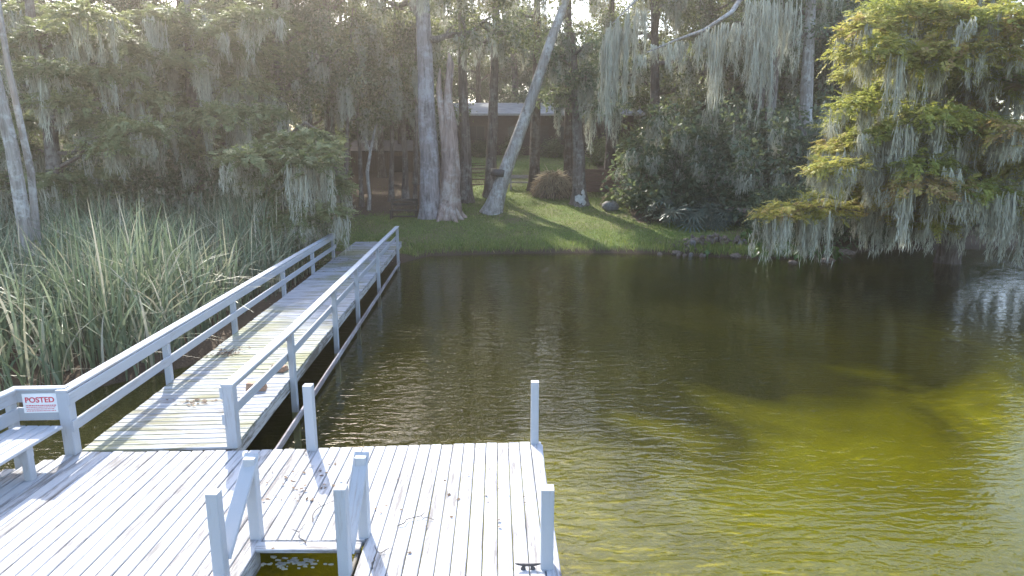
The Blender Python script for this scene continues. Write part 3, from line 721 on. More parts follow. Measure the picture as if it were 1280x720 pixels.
# bent sapling
b = PG(461, 263)
sp = thing('sapling', 'thin pale bent sapling standing alone between the walkway end and the massive trunk', 'tree', b)
def s_pt(px, py): return np.array(QY(px, py, b.y)-b)
a = Acc(); V, F = tube(np.array([[0, 0, -.1], s_pt(462, 245), s_pt(459, 215), s_pt(463, 190), s_pt(468, 165), s_pt(474, 140)]), [.13, .10, .10, .085, .07, .03], 8, .06, 2); a.add(V, F)
V, F = tube(np.array([s_pt(463, 190), s_pt(457, 175), s_pt(452, 160)]), [.05, .04, .015], 6); a.add(V, F)
obj('trunk', a.mesh('trunk', M_barkp, True), sp)
a = Acc(); gg = np.random.default_rng(8); a.add(*leaves(gg, np.array([s_pt(474, 140), s_pt(452, 158), s_pt(466, 150), s_pt(482, 150)]), [.5, .4, .5, .4], 90, .18)); tag(obj('crown', a.mesh('crown', M_oak), sp), kind='stuff')

# ---- cypresses built from layered sprays
def plates(g, cs, rxs, tint, dens=1.0, scale=1.0):
    a = Acc()
    for c, rx, t0 in zip(cs, rxs, tint):
        n = int(125*dens*rx**1.5)+18
        r_ = rx*np.sqrt(g.uniform(0, 1, n)); th = g.uniform(0, 6.28, n)
        lob = 1+.28*np.sin(3*th+g.uniform(0, 6))+.15*np.sin(7*th+g.uniform(0, 6))
        o = np.stack([r_*np.cos(th)*lob, r_*np.sin(th)*lob*.8, g.normal(0, .10*rx+.04, n) - .28*r_**2/rx + .12*rx], 1)
        base = np.asarray(c)+o
        d = nrm(np.stack([np.cos(th), np.sin(th), g.uniform(-.55, .25, n)], 1)+g.normal(0, .35, (n, 3)))
        s = nrm(np.cross(d, [0, 0, 1.])+g.normal(0, .12, (n, 3)))
        Ls = g.uniform(.28, .55, n)*scale; st = np.clip(t0+g.normal(0, .12, n), 0, 1)
        m = 9
        for q in range(m):
            u = (q+.5)/m
            for sg in (-1, 1):
                bb = base + d*(Ls*u)[:, None] + [0, 0, 1]*(-(Ls*u)**2*.35)[:, None]
                dd = nrm(d*.55 + s*sg*.8 + g.normal(0, .18, (n, 3)) + [0, 0, -.15]); ss = nrm(np.cross(dd, nrm(np.cross(s, d)+g.normal(0, .25, (n, 3)))))
                ll = (.175-.09*u)*scale*g.uniform(.8, 1.25, n)
                V, F = rhomb(bb, dd, ss, ll, ll*.40); a.add(V, F, np.clip(st+g.normal(0, .08, n), 0, 1))
    return a
def cypress(name, label, base, H, r0, anchors, leaf, bark, seed, moss_n=1.0, tints=(.1, .7), dens=1.0, top=None, moss_big=True, extra=0, exR=5):
    g = np.random.default_rng(seed); base = Vector(base)
    t = thing(name, label, 'tree', base)
    lx = 0 if top is None else top
    tz = np.array([0, .04, .09, .2, .35, .5, .65, .8, 1]); tr = np.stack([lx*tz, 0*tz, tz*H], 1); tr[3:, :2] += g.normal(0, .12, (6, 2))
    a = Acc(); V, F = tube(tr, r0*np.array([1.9, 1.45, 1.15, 1, .88, .74, .58, .4, .12]), 14, .09, seed); a.add(V, F)
    obj('trunk', a.mesh('trunk', bark, True), t)
    cs = [np.array(c)-np.array(base) for c, _ in anchors]; rx = [r_ for _, r_ in anchors]
    for i in range(extra):
        h = g.uniform(.25, .97)*H; az = g.uniform(0, 6.28); rr_ = exR*(1-.6*h/H)*g.uniform(.35, 1)
        cs.append(np.array([math.cos(az)*rr_+lx*h/H, math.sin(az)*rr_, h])); rx.append(g.uniform(.6, 1.2))
    ab = Acc(); mp = []
    for c, r_ in zip(cs, rx):
        h = min(H*.97, max(.8, c[2]-.12*np.hypot(c[0], c[1])-.2)); p0 = np.array([np.interp(h, tr[:, 2], tr[:, 0]), np.interp(h, tr[:, 2], tr[:, 1]), h])
        ln = np.linalg.norm(c-p0); cv = curve(p0, c+[0, 0, -.05], 7, (0, 0, .05*ln), .03*ln, g); V, F = tube(cv, np.linspace(.035+.011*ln, .015, 7), 6, .05, 1); ab.add(V, F)
        for j in range(5):
            e = c + np.array([g.uniform(-.8, .8)*r_, g.uniform(-.7, .7)*r_, g.uniform(-.15, .05)]); V, F = tube(curve(cv[-2], e, 4, (0, 0, .06)), [.018, .014, .01, .005], 4); ab.add(V, F)
        for j in range(int((2+5*r_)*moss_n+g.uniform(0, 1))):
            mp.append(c + np.array([g.uniform(-.95, .95)*r_, g.uniform(-.8, .8)*r_, -.12*r_-g.uniform(0, .15)]))
        if moss_n > .5:
            for j in (3, 4, 5): mp.append(cv[j]+[0, 0, -.03])
    tag(obj('branches', ab.mesh('branches', M_twig, True), t), kind='stuff')
    tint = np.clip(g.uniform(tints[0], tints[1], len(cs)), 0, 1)
    tag(obj('crown', plates(g, cs, rx, tint, dens).mesh('crown', leaf), t), kind='stuff')
    if leaf == M_cypy:
        for c, r_ in list(zip(cs, rx))[:46]:
            if c[2] < 6.5:
                for j in range(5): mp.append(c + np.array([g.uniform(-.9, .9)*r_, g.uniform(-.8, .8)*r_, -.1]))
    if moss_big:
        rest = [p for p in mp[280:] if p[2]+base.z > 1.2]
        if rest: am = Acc(); moss_into(am, g, rest, 0, 5); tag(obj('hanging_moss', am.mesh('hanging_moss', M_moss), t), kind='stuff')
        for p in mp[:280]:
            if p[2]+base.z < .75: continue
            k = int(g.integers(1, 7))
            while k and MOSS[k][0][:, 2].min()*1.0 + p[2]+base.z < .15: k -= 1
            o = obj('moss_clump', MOSS_ME[k], t); o.location = p; o.rotation_euler = (0, 0, g.uniform(0, 6.28)); o.scale = (1.0, 1.0, g.uniform(.75, 1.1))
    elif mp:
        am = Acc(); moss_into(am, g, [p for p in mp if p[2]+base.z > 1.2], 0, 5); tag(obj('hanging_moss', am.mesh('hanging_moss', M_moss), t), kind='stuff')
    return t
ga = np.random.default_rng(77)
def anch(lst, Y0, Y1): return [(QY(px, py, ga.uniform(Y0, Y1)), w/2/FPX*((Y0+Y1)/2)) for px, py, w in lst]
right = [(1060, 240, 110), (1105, 248, 90), (985, 262, 60), (1025, 258, 60), (1165, 272, 70), (1072, 182, 80), (1110, 205, 80), (1150, 205, 70), (1140, 170, 90), (1195, 190, 80), (1050, 180, 50),
         (1120, 135, 90), (1170, 145, 90), (1225, 160, 90), (1180, 105, 100), (1130, 100, 80), (1235, 110, 90), (1095, 62, 80), (1140, 45, 100), (1200, 60, 100), (1250, 60, 90),
         (1120, 12, 90), (1175, 15, 110), (1240, 22, 90), (1090, 30, 60), (1255, 205, 90), (1215, 235, 80), (1275, 250, 80), (1270, 160, 70), (1300, 100, 90), (1310, 200, 100), (1160, 230, 80), (1200, 130, 80), (1075, 128, 60), (1062, 152, 60), (1100, 165, 70), (1180, 172, 80), (1212, 212, 80), (1130, 222, 70), (1245, 132, 80), (1160, 76, 80), (1105, 112, 70), (1040, 205, 50), (1230, 90, 80), (1270, 30, 80), (1075, 90, 50)]
cypress('cypress_tree', 'yellow-green cypress hung with long grey moss leaning out over the water', (17.6, 25.6, gz(17.6, 25.6)-.1), 12, .42,
        anch(right, 20.5, 25.5), M_cypy, M_bark, 301, .38, (.22, .98), 1.35, extra=20, exR=5)
cypress('cypress_tree', 'small green cypress with drooping moss beside the reed bed and walkway', PG(366, 290) + Vector((0, -1.5, 0)), 4.6, .17,
        anch([(310, 195, 60), (345, 190, 70), (385, 200, 60), (400, 185, 50), (365, 175, 60), (415, 228, 50), (330, 215, 60), (385, 232, 60), (350, 240, 50), (400, 262, 60), (365, 272, 60), (395, 170, 45)], 21, 23.5), M_cyp, M_bark, 302, .5, (.3, .9), 1.6)
cypress('cypress_tree', 'green cypress with layered mossy boughs behind the pale leaning trunk', at_ground(92, 25), 13, .28,
        anch([(60, 85, 60), (110, 95, 70), (150, 90, 60), (75, 125, 60), (130, 152, 70), (170, 160, 70), (140, 180, 60), (95, 235, 80), (60, 222, 60), (120, 215, 60), (180, 120, 70), (30, 150, 60), (140, 50, 70), (60, 40, 70), (20, 60, 60), (100, 15, 70)], 22, 26), M_cyp, M_bark, 303, .45, (.3, .95), 1.5, extra=6)
cypress('cypress_tree', 'dusky green cypress with layered boughs rising behind the middle of the reeds', at_ground(262, 29), 14, .26,
        anch([(250, 95, 80), (300, 105, 80), (220, 130, 80), (270, 145, 90), (320, 140, 70), (220, 75, 70), (330, 172, 70), (190, 60, 80), (300, 62, 80), (260, 40, 80), (210, 20, 80), (320, 20, 80), (240, 180, 70), (200, 150, 70), (290, 170, 60)], 26, 30), M_cyp, M_bark, 304, .45, (.2, .8), 1.5, extra=6)
# pale trunks at the edge of the reeds
for (b0, b1, b2, rr_, lab, sd_) in [((34, 300), (14, 180), (-14, 60), .18, 'pale grey trunk leaning outward at the edge of the reeds', 1), ((46, 300), (38, 210), (10, 80), .10, 'thinner pale stem rising close behind the leaning grey trunk', 2)]:
    Y = 17.5 + sd_*.5; base = QY(*b0, Y); base.z = 0; rel = lambda q: np.array(QY(*q, Y)-base)
    t = thing('leaning_tree', lab, 'tree', (base.x, base.y, -.1))
    pts = np.vstack([[0, 0, 0.]], ); d2 = rel(b2)
    pts = np.array([[0, 0, 0], rel(b0)*.9, rel(b1), rel(b2), rel(b2)*1.6, rel(b2)*2.2]); a = Acc(); V, F = tube(pts, rr_*np.array([1.3, 1, .9, .75, .5, .15]), 12, .05, sd_); a.add(V, F)
    obj('trunk', a.mesh('trunk', M_barkp, True), t)
    gg = np.random.default_rng(50+sd_); cc = pts[4]*.4+pts[5]*.6+gg.normal(0, 1.0, (16, 3)); ab = Acc()
    for c in cc: V, F = tube(curve(pts[4], c, 4, (0, 0, .2)), [.05, .035, .02, .01], 4); ab.add(V, F)
    tag(obj('branches', ab.mesh('branches', M_twig, True), t), kind='stuff')
    a = Acc(); a.add(*leaves(gg, cc, gg.uniform(.4, .7, 16), 110, .16)); tag(obj('crown', a.mesh('crown', M_oak), t), kind='stuff')

# mossy bough across the gap: an oak limb with single moss clumps
b = at_ground(948, 36)
ob = tree_parts('mossy_oak', 'oak with a pale bare bough carrying long curtains of grey moss', None, grow(310, 15, 9.5, 3.4, .34, 70, 120, .19, 0), b, (M_bark, M_twig, M_dark))
gg = np.random.default_rng(60)
bough = [QY(942, -25, 35.5), QY(915, 15, 34), QY(880, 38, 33), QY(845, 50, 32.5), QY(808, 66, 32.2)]
a = Acc(); V, F = tube(np.array([np.array(p-b) for p in bough]), [.16, .12, .09, .06, .02], 8, .08, 2); a.add(V, F)
bough2 = [QY(942, -30, 35.5), QY(860, -25, 34), QY(800, -5, 33), QY(765, 30, 32.5)]
V, F = tube(np.array([np.array(p-b) for p in bough2]), [.14, .10, .07, .02], 8, .08, 3); a.add(V, F)
obj('bough', a.mesh('bough', M_barkp, True), ob)
for (px, py, k, n_) in [(985, -5, 6, 3), (965, 0, 6, 3), (950, -5, 6, 4), (938, 20, 6, 3), (925, 30, 5, 3), (910, 28, 5, 2), (893, 32, 5, 3), (878, 38, 4, 2), (868, 42, 5, 2), (850, 46, 4, 3), (838, 55, 2, 2), (822, 60, 3, 2), (808, 64, 1, 1),
                        (768, 30, 6, 4), (778, 20, 6, 3), (790, 12, 5, 3), (800, 10, 5, 2), (762, 45, 5, 3), (948, 55, 6, 3), (960, 75, 5, 2), (980, 20, 5, 2)]:
    for i in range(max(1, n_-1)):
        o = obj('moss_clump', MOSS_ME[min(6, k+int(gg.integers(-1, 1)))], ob)
        o.location = QY(px+gg.uniform(-6, 6), py+gg.uniform(-4, 6), gg.uniform(32.2, 34))-b; o.rotation_euler = (0, 0, gg.uniform(0, 6.28)); o.scale = (1.25, 1.25, gg.uniform(1.0, 2.3) if px > 885 or px < 805 else gg.uniform(.9, 1.4))

# ---- shrubs
def shrub_spec(seed, n, size, rad, hgt, per=90, sp=.5, mat=M_dark):
    g = np.random.default_rng(seed)
    th = g.uniform(0, 6.28, n); r_ = rad*np.sqrt(g.uniform(0, 1, n)); c = np.stack([r_*np.cos(th), r_*np.sin(th), .15+hgt*g.uniform(0, 1, n)*(1-.45*(r_/rad)**2)], 1)
    a = Acc(); a.add(*leaves(g, c, g.uniform(.28, .5, n), per, size, sp, .8)); s = Acc()
    for i in range(min(n, 22)):
        V, F = tube(curve((c[i, 0]*.25, c[i, 1]*.25, -.1), c[i], 5, (0, 0, .1)), [.03, .025, .02, .012, .006], 4); s.add(V, F)
    m_ = None
    if hgt > 3:
        am = Acc(); top = c[np.argsort(-c[:, 2])[:26]]; moss_into(am, g, [p+[0, 0, -.1] for p in top if p[2] > 1.7], 0, 4); m_ = am.mesh('hanging_moss', M_moss)
    return a.mesh('foliage', mat), s.mesh('stems', M_twig, True), m_
SH = [shrub_spec(400, 60, .15, 1.5, 2.3), shrub_spec(401, 50, .13, 1.2, 1.6, mat=M_oak), shrub_spec(402, 64, .21, 1.8, 3.8, 75), shrub_spec(403, 40, .12, 1.0, 1.1, mat=M_cyp)]
def shrub(k, loc, label, sc=1.0, group=None):
    t = thing('shrub', label, 'shrub', loc, random.uniform(0, 6.28), group, sc)
    tag(obj('foliage', SH[k][0], t), kind='stuff'); tag(obj('stems', SH[k][1], t), kind='stuff')
    if SH[k][2]: tag(obj('hanging_moss', SH[k][2], t), kind='stuff')
    return t
def g3(px, Y): q = at_ground(px, Y, -.05); return q
GL = 'shrubs between the reed bed and the trees'
for px, Y, k in [(10, 24, 0), (70, 26, 1), (130, 27, 0), (185, 25, 1), (230, 28, 2), (285, 30, 0), (330, 30, 1), (25, 30, 2), (100, 32, 2), (170, 32, 2), (-60, 24, 2), (370, 33, 0), (-140, 26, 0), (250, 34, 2), (320, 36, 2), (400, 40, 2), (150, 38, 2), (60, 38, 2)]:
    d_ = ['dark rounded shrub', 'small mid-green shrub', 'tall moss-hung shrub'][k]; shrub(k, g3(px, Y), d_+' crowded between the reed bed and the tall trees', random.uniform(.9, 1.25), d_+'s by the reed bed')
shrub(3, g3(95, 19), 'light green bush just behind the reeds beside the pale leaning trunk', 1.35)
shrub(3, g3(385, 22.5), 'low green bush against the railing under the small cypress', .9)
GR = 'dark shrubs of the shore thicket'
for px, Y, k, sc in [(803, 36.5, 2, 1.0), (832, 36, 2, 1.5), (862, 37, 2, 1.25), (893, 36.5, 2, 1.55), (925, 35, 2, 1.2), (955, 33, 2, 1.35), (985, 34, 2, 1.5), (1020, 33, 2, 1.35), (1055, 32, 2, 1.4), (970, 29.5, 0, 1.0), (1000, 30, 0, 1.1), (1040, 30, 0, 1.1), (1085, 31, 2, 1.2), (1120, 32, 2, 1.2), (1160, 33, 2, 1.2), (1210, 33, 0, 1.1), (1260, 34, 0, 1), (880, 42, 2, 1.5), (940, 42, 2, 1.6), (1000, 40, 2, 1.6), (1070, 40, 2, 1.6), (1130, 42, 2, 1.5), (1320, 36, 0, 1.2)]:
    d_ = 'low dark shrub without moss near the yellow cypress' if k == 0 else ('big dark evergreen shrub at the back of the shore thicket' if Y > 39 else 'moss-flecked evergreen shrub at the front of the shore thicket'); shrub(k, g3(px, Y), d_, sc, d_)
for px, Y, sc in [(640, 58, .9), (600, 57, .8), (690, 56, .9), (755, 52, 1.2), (775, 50, 1.2), (660, 60, .8), (560, 56, 1)]:
    shrub(1, g3(px, Y), 'low garden shrub at the foot of the dark brown house wall', sc, 'garden shrubs by the house')
# bright leaves on the bank by the water
def broad_plant(loc, n, size, seed, label, group=None):
    g = np.random.default_rng(seed); t = thing('broad_leaf_plant', label, 'plant', loc, 0, group); st = Acc()
    for i in range(n):
        az = g.uniform(0, 6.28); h = g.uniform(.15, .6); r_ = g.uniform(.08, .4); e = np.array([math.cos(az)*r_, math.sin(az)*r_, h])
        V, F = tube(curve((0, 0, -.1), e, 4, (0, 0, .1)), [.012, .01, .009, .006], 4); st.add(V, F)
        o = obj('leaf', BROAD, t); o.location = e; s_ = size*g.uniform(.6, 1.2); o.scale = (s_, s_, s_); o.rotation_euler = (g.uniform(-.2, .3), g.uniform(.2, .9), az)
    obj('stems', st.mesh('stems', M_big, True), t); return t
bl_ = np.array([(0, 0, 0), (.2, .28, .03), (.55, .30, .02), (1, 0, -.12), (.55, -.30, .02), (.2, -.28, .03), (.5, 0, -.04)])
BROAD = pmesh('leaf', bl_, [(0, 6, 2, 1), (6, 3, 2), (0, 5, 4, 6), (6, 4, 3)], M_big)
for i, (px, py) in enumerate([(952, 322), (965, 300), (975, 318), (990, 305), (1002, 320), (1015, 300), (960, 275), (1030, 315), (985, 285), (1045, 320)]):
    q = P(px, 322, .1); q.y += (322-py)*.05; q.z = max(0, gz(q.x, q.y))
    broad_plant(q, 12, .30, 500+i, 'broad-leaved bright green plant at the water edge below the yellow cypress', 'broad-leaved plants on the bank')
broad_plant(Vector((P(880, 318, .05).x, 27.0, .05)), 5, .26, 520, 'single small yellow-green plant at the foot of the rubble heap')
# palmettos
fan = []; ff = []; nf = 13
for i in range(nf):
    a_ = (i/(nf-1)-.5)*R(250); d = np.array([math.cos(a_), math.sin(a_), 0]); s_ = np.array([-d[1], d[0], 0]); n_ = len(fan)
    fan += [d*.03, d*.45+s_*.045+[0, 0, .02], d*.95+[0, 0, -.16], d*.45-s_*.045+[0, 0, .02]]; ff.append((n_, n_+1, n_+2, n_+3))
FAN = pmesh('leaf', fan, ff, M_palm)
for i, (px, py) in enumerate([(828, 268), (848, 275), (868, 276), (890, 276), (905, 270), (875, 262)]):
    q = PG(px, py+8); g = np.random.default_rng(600+i)
    t = thing('palmetto', 'grey-green fan palmetto at the edge of the lawn under the thicket', 'palmetto', q, 0, 'palmettos at the lawn edge'); st = Acc()
    for j in range(15):
        az = g.uniform(0, 6.28); el = g.uniform(.25, 1.3); ln = g.uniform(.6, 1.15); e = np.array([math.cos(az)*math.cos(el)*ln, math.sin(az)*math.cos(el)*ln, math.sin(el)*ln])
        V, F = tube(curve((0, 0, -.05), e, 4, (0, 0, .05)), [.014, .012, .01, .008], 4); st.add(V, F)
        o = obj('leaf', FAN, t); o.location = e; s_ = g.uniform(.7, 1.1); o.scale = (s_,)*3; o.rotation_euler = (g.uniform(-.5, .5), g.uniform(-.2, 1.0), az)
    obj('stems', st.mesh('stems', M_palm, True), t)

# ---- reeds
def strips(g, base, h, az, bend, w, k=6, tint=None):
    n = len(base); t = np.linspace(0, 1, k)
    d = np.stack([np.cos(az), np.sin(az), 0*az], 1); tw = g.uniform(0, 6.28, n); s = np.stack([np.cos(tw), np.sin(tw), 0*tw], 1)
    cen = base[:, None] + d[:, None]*(bend*h)[:, None, None]*(t**2.2)[None, :, None] + np.array([0, 0, 1.])[None, None]*(h[:, None]*(t-.42*np.minimum(bend, 1.6)[:, None]*t**3))[..., None]
    wd_ = (w[:, None]*np.array([.7, 1, .95, .75, .45, .05])[None])[..., None]
    V = np.stack([cen - s[:, None]*wd_/2, cen + s[:, None]*wd_/2], 2).reshape(-1, 3)
    b_ = (np.arange(n)*k*2)[:, None] + np.arange(k-1)[None]*2
    F = np.stack([b_, b_+1, b_+3, b_+2], -1).reshape(-1, 4); return V, F, np.repeat(tint, k-1)
g = np.random.default_rng(700); n = 17500
x_ = g.uniform(-24, -6.0, n); y_ = g.uniform(8.6, 27, n)
lim = np.interp(y_, [10, 12, 14, 18, 22, 27], [-8.3, -7.1, -6.9, -6.8, -7.0, -7.4]); front = np.interp(x_, [-24, -14, -8.5, -7], [8.7, 9.3, 10.3, 12.0])
dn = np.sin(x_*.9+1)*np.sin(y_*.7)+g.uniform(-.6, 1.2, n)
ok = (x_ < lim) & (y_ > front) & (dn > -.45); x_, y_, lim = x_[ok], y_[ok], lim[ok]; n = len(x_)
zz, _ = hfield(x_, y_); hh = g.uniform(1.6, 3.1, n)*(1+.22*np.sin(x_*1.3)*np.cos(y_*.9)); hh *= np.interp(lim-x_, [0, .8], [.65, 1])
tn = np.clip(np.where(g.uniform(0, 1, n) < .22, g.uniform(.72, 1, n), g.normal(.42, .17, n)), 0, 1)
V, F, T = strips(g, np.stack([x_, y_, zz-.1], 1), hh, g.uniform(0, 6.28, n), np.abs(g.normal(.30, .40, n)), g.uniform(.028, .065, n), tint=tn)
a = Acc(); a.add(V, F, T)
n2 = 2600; i2 = g.integers(0, n, n2)                   # bent, broken and dry leaves low down
V, F, T = strips(g, np.stack([x_[i2], y_[i2], zz[i2]-.1], 1), g.uniform(.7, 1.6, n2), g.uniform(0, 6.28, n2), g.uniform(.7, 1.7, n2), g.uniform(.02, .04, n2), tint=g.uniform(.55, 1, n2)); a.add(V, F, T)
tag(obj('reeds', a.mesh('reeds', M_reed)), 'tall grey-green reed bed beside the walkway', 'reeds', kind='stuff')

# ---- grass and litter
g = np.random.default_rng(710); n = 100000
x_ = g.uniform(-9.5, 14, n); y_ = 26.5 + 31*g.uniform(0, 1, n)**1.7; zz, dd = hfield(x_, y_)
ok = (dd > .03) & (g.uniform(0, 1, n) < lawn_w(x_, y_)+.05) & (np.sin(x_*.8+y_*.5)+np.sin(y_*1.1-x_*.3)+g.uniform(-2.2, 2, n) > -1.6); x_, y_, zz, dd = x_[ok], y_[ok], zz[ok], dd[ok]; n = len(x_)
d = nrm(np.stack([g.normal(0, .35, n), g.normal(0, .35, n), np.ones(n)], 1)); s = nrm(np.cross(d, g.normal(0, 1, (n, 3))))
hl = g.uniform(.05, .13, n)*np.interp(dd, [0, .5, 1.0, 2], [3.4, 2.2, 1.5, 1])*np.where((dd < 1) & (g.uniform(0, 1, n) < .12), 2.0, 1)
a = Acc(); V, F = rhomb(np.stack([x_, y_, zz-.015], 1), d, s, hl, g.uniform(.018, .04, n)); a.add(V, F, np.clip(g.normal(.45, .2, n), 0, 1))
tag(obj('grass', a.mesh('grass', M_grass)), 'rough green lawn grass on the far bank', 'grass', kind='stuff')
n = 16000; x_ = np.concatenate([g.uniform(-25, -4.5, n//2), g.uniform(-6, 16, n//2)]); y_ = np.concatenate([g.uniform(12, 45, n//2), g.uniform(28, 55, n//2)]); zz, dd = hfield(x_, y_); ok = dd > .1; x_, y_, zz = x_[ok], y_[ok], zz[ok]; n = len(x_)
th = g.uniform(0, 6.28, n); d = np.stack([np.cos(th), np.sin(th), g.uniform(-.1, .3, n)], 1); s = np.stack([-np.sin(th), np.cos(th), g.uniform(-.3, .3, n)], 1)
a = Acc(); V, F = rhomb(np.stack([x_, y_, zz+.02], 1), d, s, g.uniform(.06, .14, n), g.uniform(.03, .07, n)); a.add(V, F, g.uniform(0, 1, n))
tag(obj('fallen_leaves', a.mesh('fallen_leaves', M_litter)), 'brown fallen leaves scattered over the bank and mud', 'fallen leaves', kind='stuff')

# ---- rubble at the waterline
def rock_mesh(name, seed, mat, sx=1, sy=1, sz=.7):
    g = np.random.default_rng(seed); m, k = 8, 5; V = []
    for i in range(k+1):
        ph = -math.pi/2+math.pi*i/k
        for j in range(m):
            t = 2*math.pi*j/m; r_ = g.uniform(.62, 1.15); V.append((math.cos(ph)*math.cos(t)*r_*sx+1e-3*math.cos(t), math.cos(ph)*math.sin(t)*r_*sy+1e-3*math.sin(t), math.sin(ph)*r_*sz))
    return qmesh(name, V, [(i*m+j, i*m+(j+1) % m, (i+1)*m+(j+1) % m, (i+1)*m+j) for i in range(k) for j in range(m)], mat)
RK = [rock_mesh('rock', s_, M_soil if s_ % 6 else M_stone, 1, .8, .6) for s_ in range(800, 806)]
g = np.random.default_rng(801); c0_ = P(898, 318, .0); c0_.y += .2
rb = thing('rubble_heap', 'heap of brown clods and rocks spilling into the water at the bank', 'rubble', (c0_.x, c0_.y, 0))
for i in range(120):
    dx = g.normal(0, .95); dy = g.normal(.2, .5); r_ = g.uniform(.05, .17)*(1.5 if i % 6 == 0 else 1); hz = max(0, gz(c0_.x+dx, c0_.y+dy)); pile = .55*math.exp(-(dx/.9)**2-((dy-.2)/.5)**2)
    o = obj('rock', RK[i % 6], rb); o.location = (dx, dy, hz+pile*g.uniform(.3, 1)); o.scale = (r_*1.2, r_, r_); o.rotation_euler = tuple(g.uniform(0, 3, 3))
for i, (px, py) in enumerate([(920, 322), (1058, 318), (990, 330), (845, 318), (1035, 328)]):
    q = P(px, py, .0); r_ = [.22, .3, .16, .2, .22][i]; o = obj('bank_stone', rock_mesh('bank_stone', 820+i, M_soil)); o.location = (q.x, q.y, .05); o.scale = (r_*1.4, r_, r_); tag(o, 'single brown stone half in the water along the far bank', 'stone', 'stones along the far bank')

# ---- heap of dry brush, bench log, boulder, steps, retaining wall
q = PG(690, 246); g = np.random.default_rng(830)
hp = thing('brush_heap', 'rounded heap of dry palm thatch and brush on the lawn', 'brush heap', q)
n = 2600; th = g.uniform(0, 6.28, n); u = g.uniform(0, 1, n)**.7; r_ = 1.15*np.sqrt(1-u**2)*g.uniform(.75, 1.05, n)
c = np.stack([r_*np.cos(th), r_*np.sin(th)*.8, u*1.45*g.uniform(.85, 1.05, n)+.05], 1); d = nrm(np.stack([np.cos(th)*.6, np.sin(th)*.6, -np.ones(n)*(1.15-u)], 1)+g.normal(0, .3, (n, 3))); s = nrm(np.cross(d, g.normal(0, 1, (n, 3))))
a = Acc(); V, F = rhomb(c, d, s, g.uniform(.25, .7, n), g.uniform(.03, .07, n)); a.add(V, F, np.clip(.25+.5*u+g.normal(0, .2, n), 0, 1)); tag(obj('thatch', a.mesh('thatch', M_dead), hp), kind='stuff')
a = Acc()
for i in range(22):
    t_ = g.uniform(0, 6.28); V, F = tube(curve((math.cos(t_)*1.25, math.sin(t_)*.95, -.05), (math.cos(t_)*.4, math.sin(t_)*.3, g.uniform(.7, 1.4)), 4, (0, 0, .1)), [.025, .03, .025, .015], 5); a.add(V, F)
obj('sticks', a.mesh('sticks', M_snag, True), hp)
obj('core', rock_mesh('core', 840, M_soil, 1.0, .8, 1.25), hp)
q = PG(655, 238); 
bn = thing('garden_bench', 'pale weathered plank garden bench beside the heap of dry brush', 'bench', q)
for dz_, dy_ in ((.50, -.12), (.50, .12)): beam('seat_plank', q+Vector((-1.1, dy_, dz_)), q+Vector((1.0, dy_, dz_)), .2, .08, M_oldwood, bn)
beam('back_plank', q+Vector((-1.1, .3, .85)), q+Vector((1.0, .3, .85)), .06, .22, M_oldwood, bn)
for dx in (-.85, .75):
    for dy_ in (-.15, .28): beam('leg', q+Vector((dx, dy_, -.1)), q+Vector((dx, dy_, .47 if dy_ < 0 else .95)), .1, .1, M_oldwood, bn, up=(0, 1, 0))
q = PG(762, 263); o = obj('boulder', rock_mesh('boulder', 850, M_stone, 1, .8, .7)); o.location = q+Vector((.1, 0, .22)); o.scale = (.55, .5, .48); tag(o, 'pale grey boulder at the lawn edge beside the dark thicket', 'boulder')
for i, (px, py, sz) in enumerate([(768, 240, .5), (764, 222, .34), (778, 248, .4)]):
    g = np.random.default_rng(860+i); q = QY(px, py, 37.2); t = thing('dry_frond', ['arching dry yellow-green palm frond hanging above the pale boulder', 'small pale dead frond at the top of the thicket edge', 'bleached dead frond resting against the pale boulder'][i], 'palm frond', q)
    rib = curve((.5*sz*2, .1, .5*sz), (-.7*sz*2, -.2, -.7*sz*1.5), 8, (-.25*sz, 0, .35*sz)); a = Acc(); V, F = tube(rib, np.linspace(.03, .01, 8), 5); a.add(V, F, .8)
    for j in range(8):
        for sg in (-1, 1):
            for r2 in range(3):
                dd_ = nrm(np.array([[-.4, sg*.8, -.7+g.normal(0, .2)]])); V, F = rhomb(rib[j:j+1]+g.normal(0, .04, (1, 3)), dd_, nrm(np.cross(dd_, [[1, 0, .3]])), [sz*g.uniform(.6, 1)], [.08]); a.add(V, F, g.uniform(.4, 1))
    obj('frond', a.mesh('frond', M_dead), t)
st = thing('garden_steps', 'timber-edged earth steps climbing the slope behind the slim trunks', 'steps', PG(600, 236))
for i in range(7):
    yy = 43.5 + i*1.5; xx = (601-640)/FPX*(yy*cT+1); z_ = gz(xx, yy)
    beam('step', (xx-1.1, yy, z_-.02), (xx+1.1, yy, z_-.02), .22, .12, M_brick, st)
rw = thing('retaining_wall', 'low red-brown timber retaining wall beyond the lichen-footed tree', 'wall', PG(757, 240))
q = PG(757, 240)
for i in range(6):
    beam('timber', (q.x-1.6, q.y+.02*i, q.z+.12+i*.235), (q.x+1.3+.1*(i % 2), q.y+.02*i, q.z+.12+i*.235), .2, .225, M_brick, rw)
a = Acc(); p0, p1 = QY(908, 262, 33), QY(952, 266, 31); V, F = tube(curve(p0, p1, 6, (0, 0, .04)), [.10, .13, .13, .12, .12, .09], 8, .06, 3); a.add(V, F)
tag(obj('fallen_log', a.mesh('fallen_log', M_snag, True)), 'orange-brown fallen log lying across the bank between thicket and cypress', 'log')
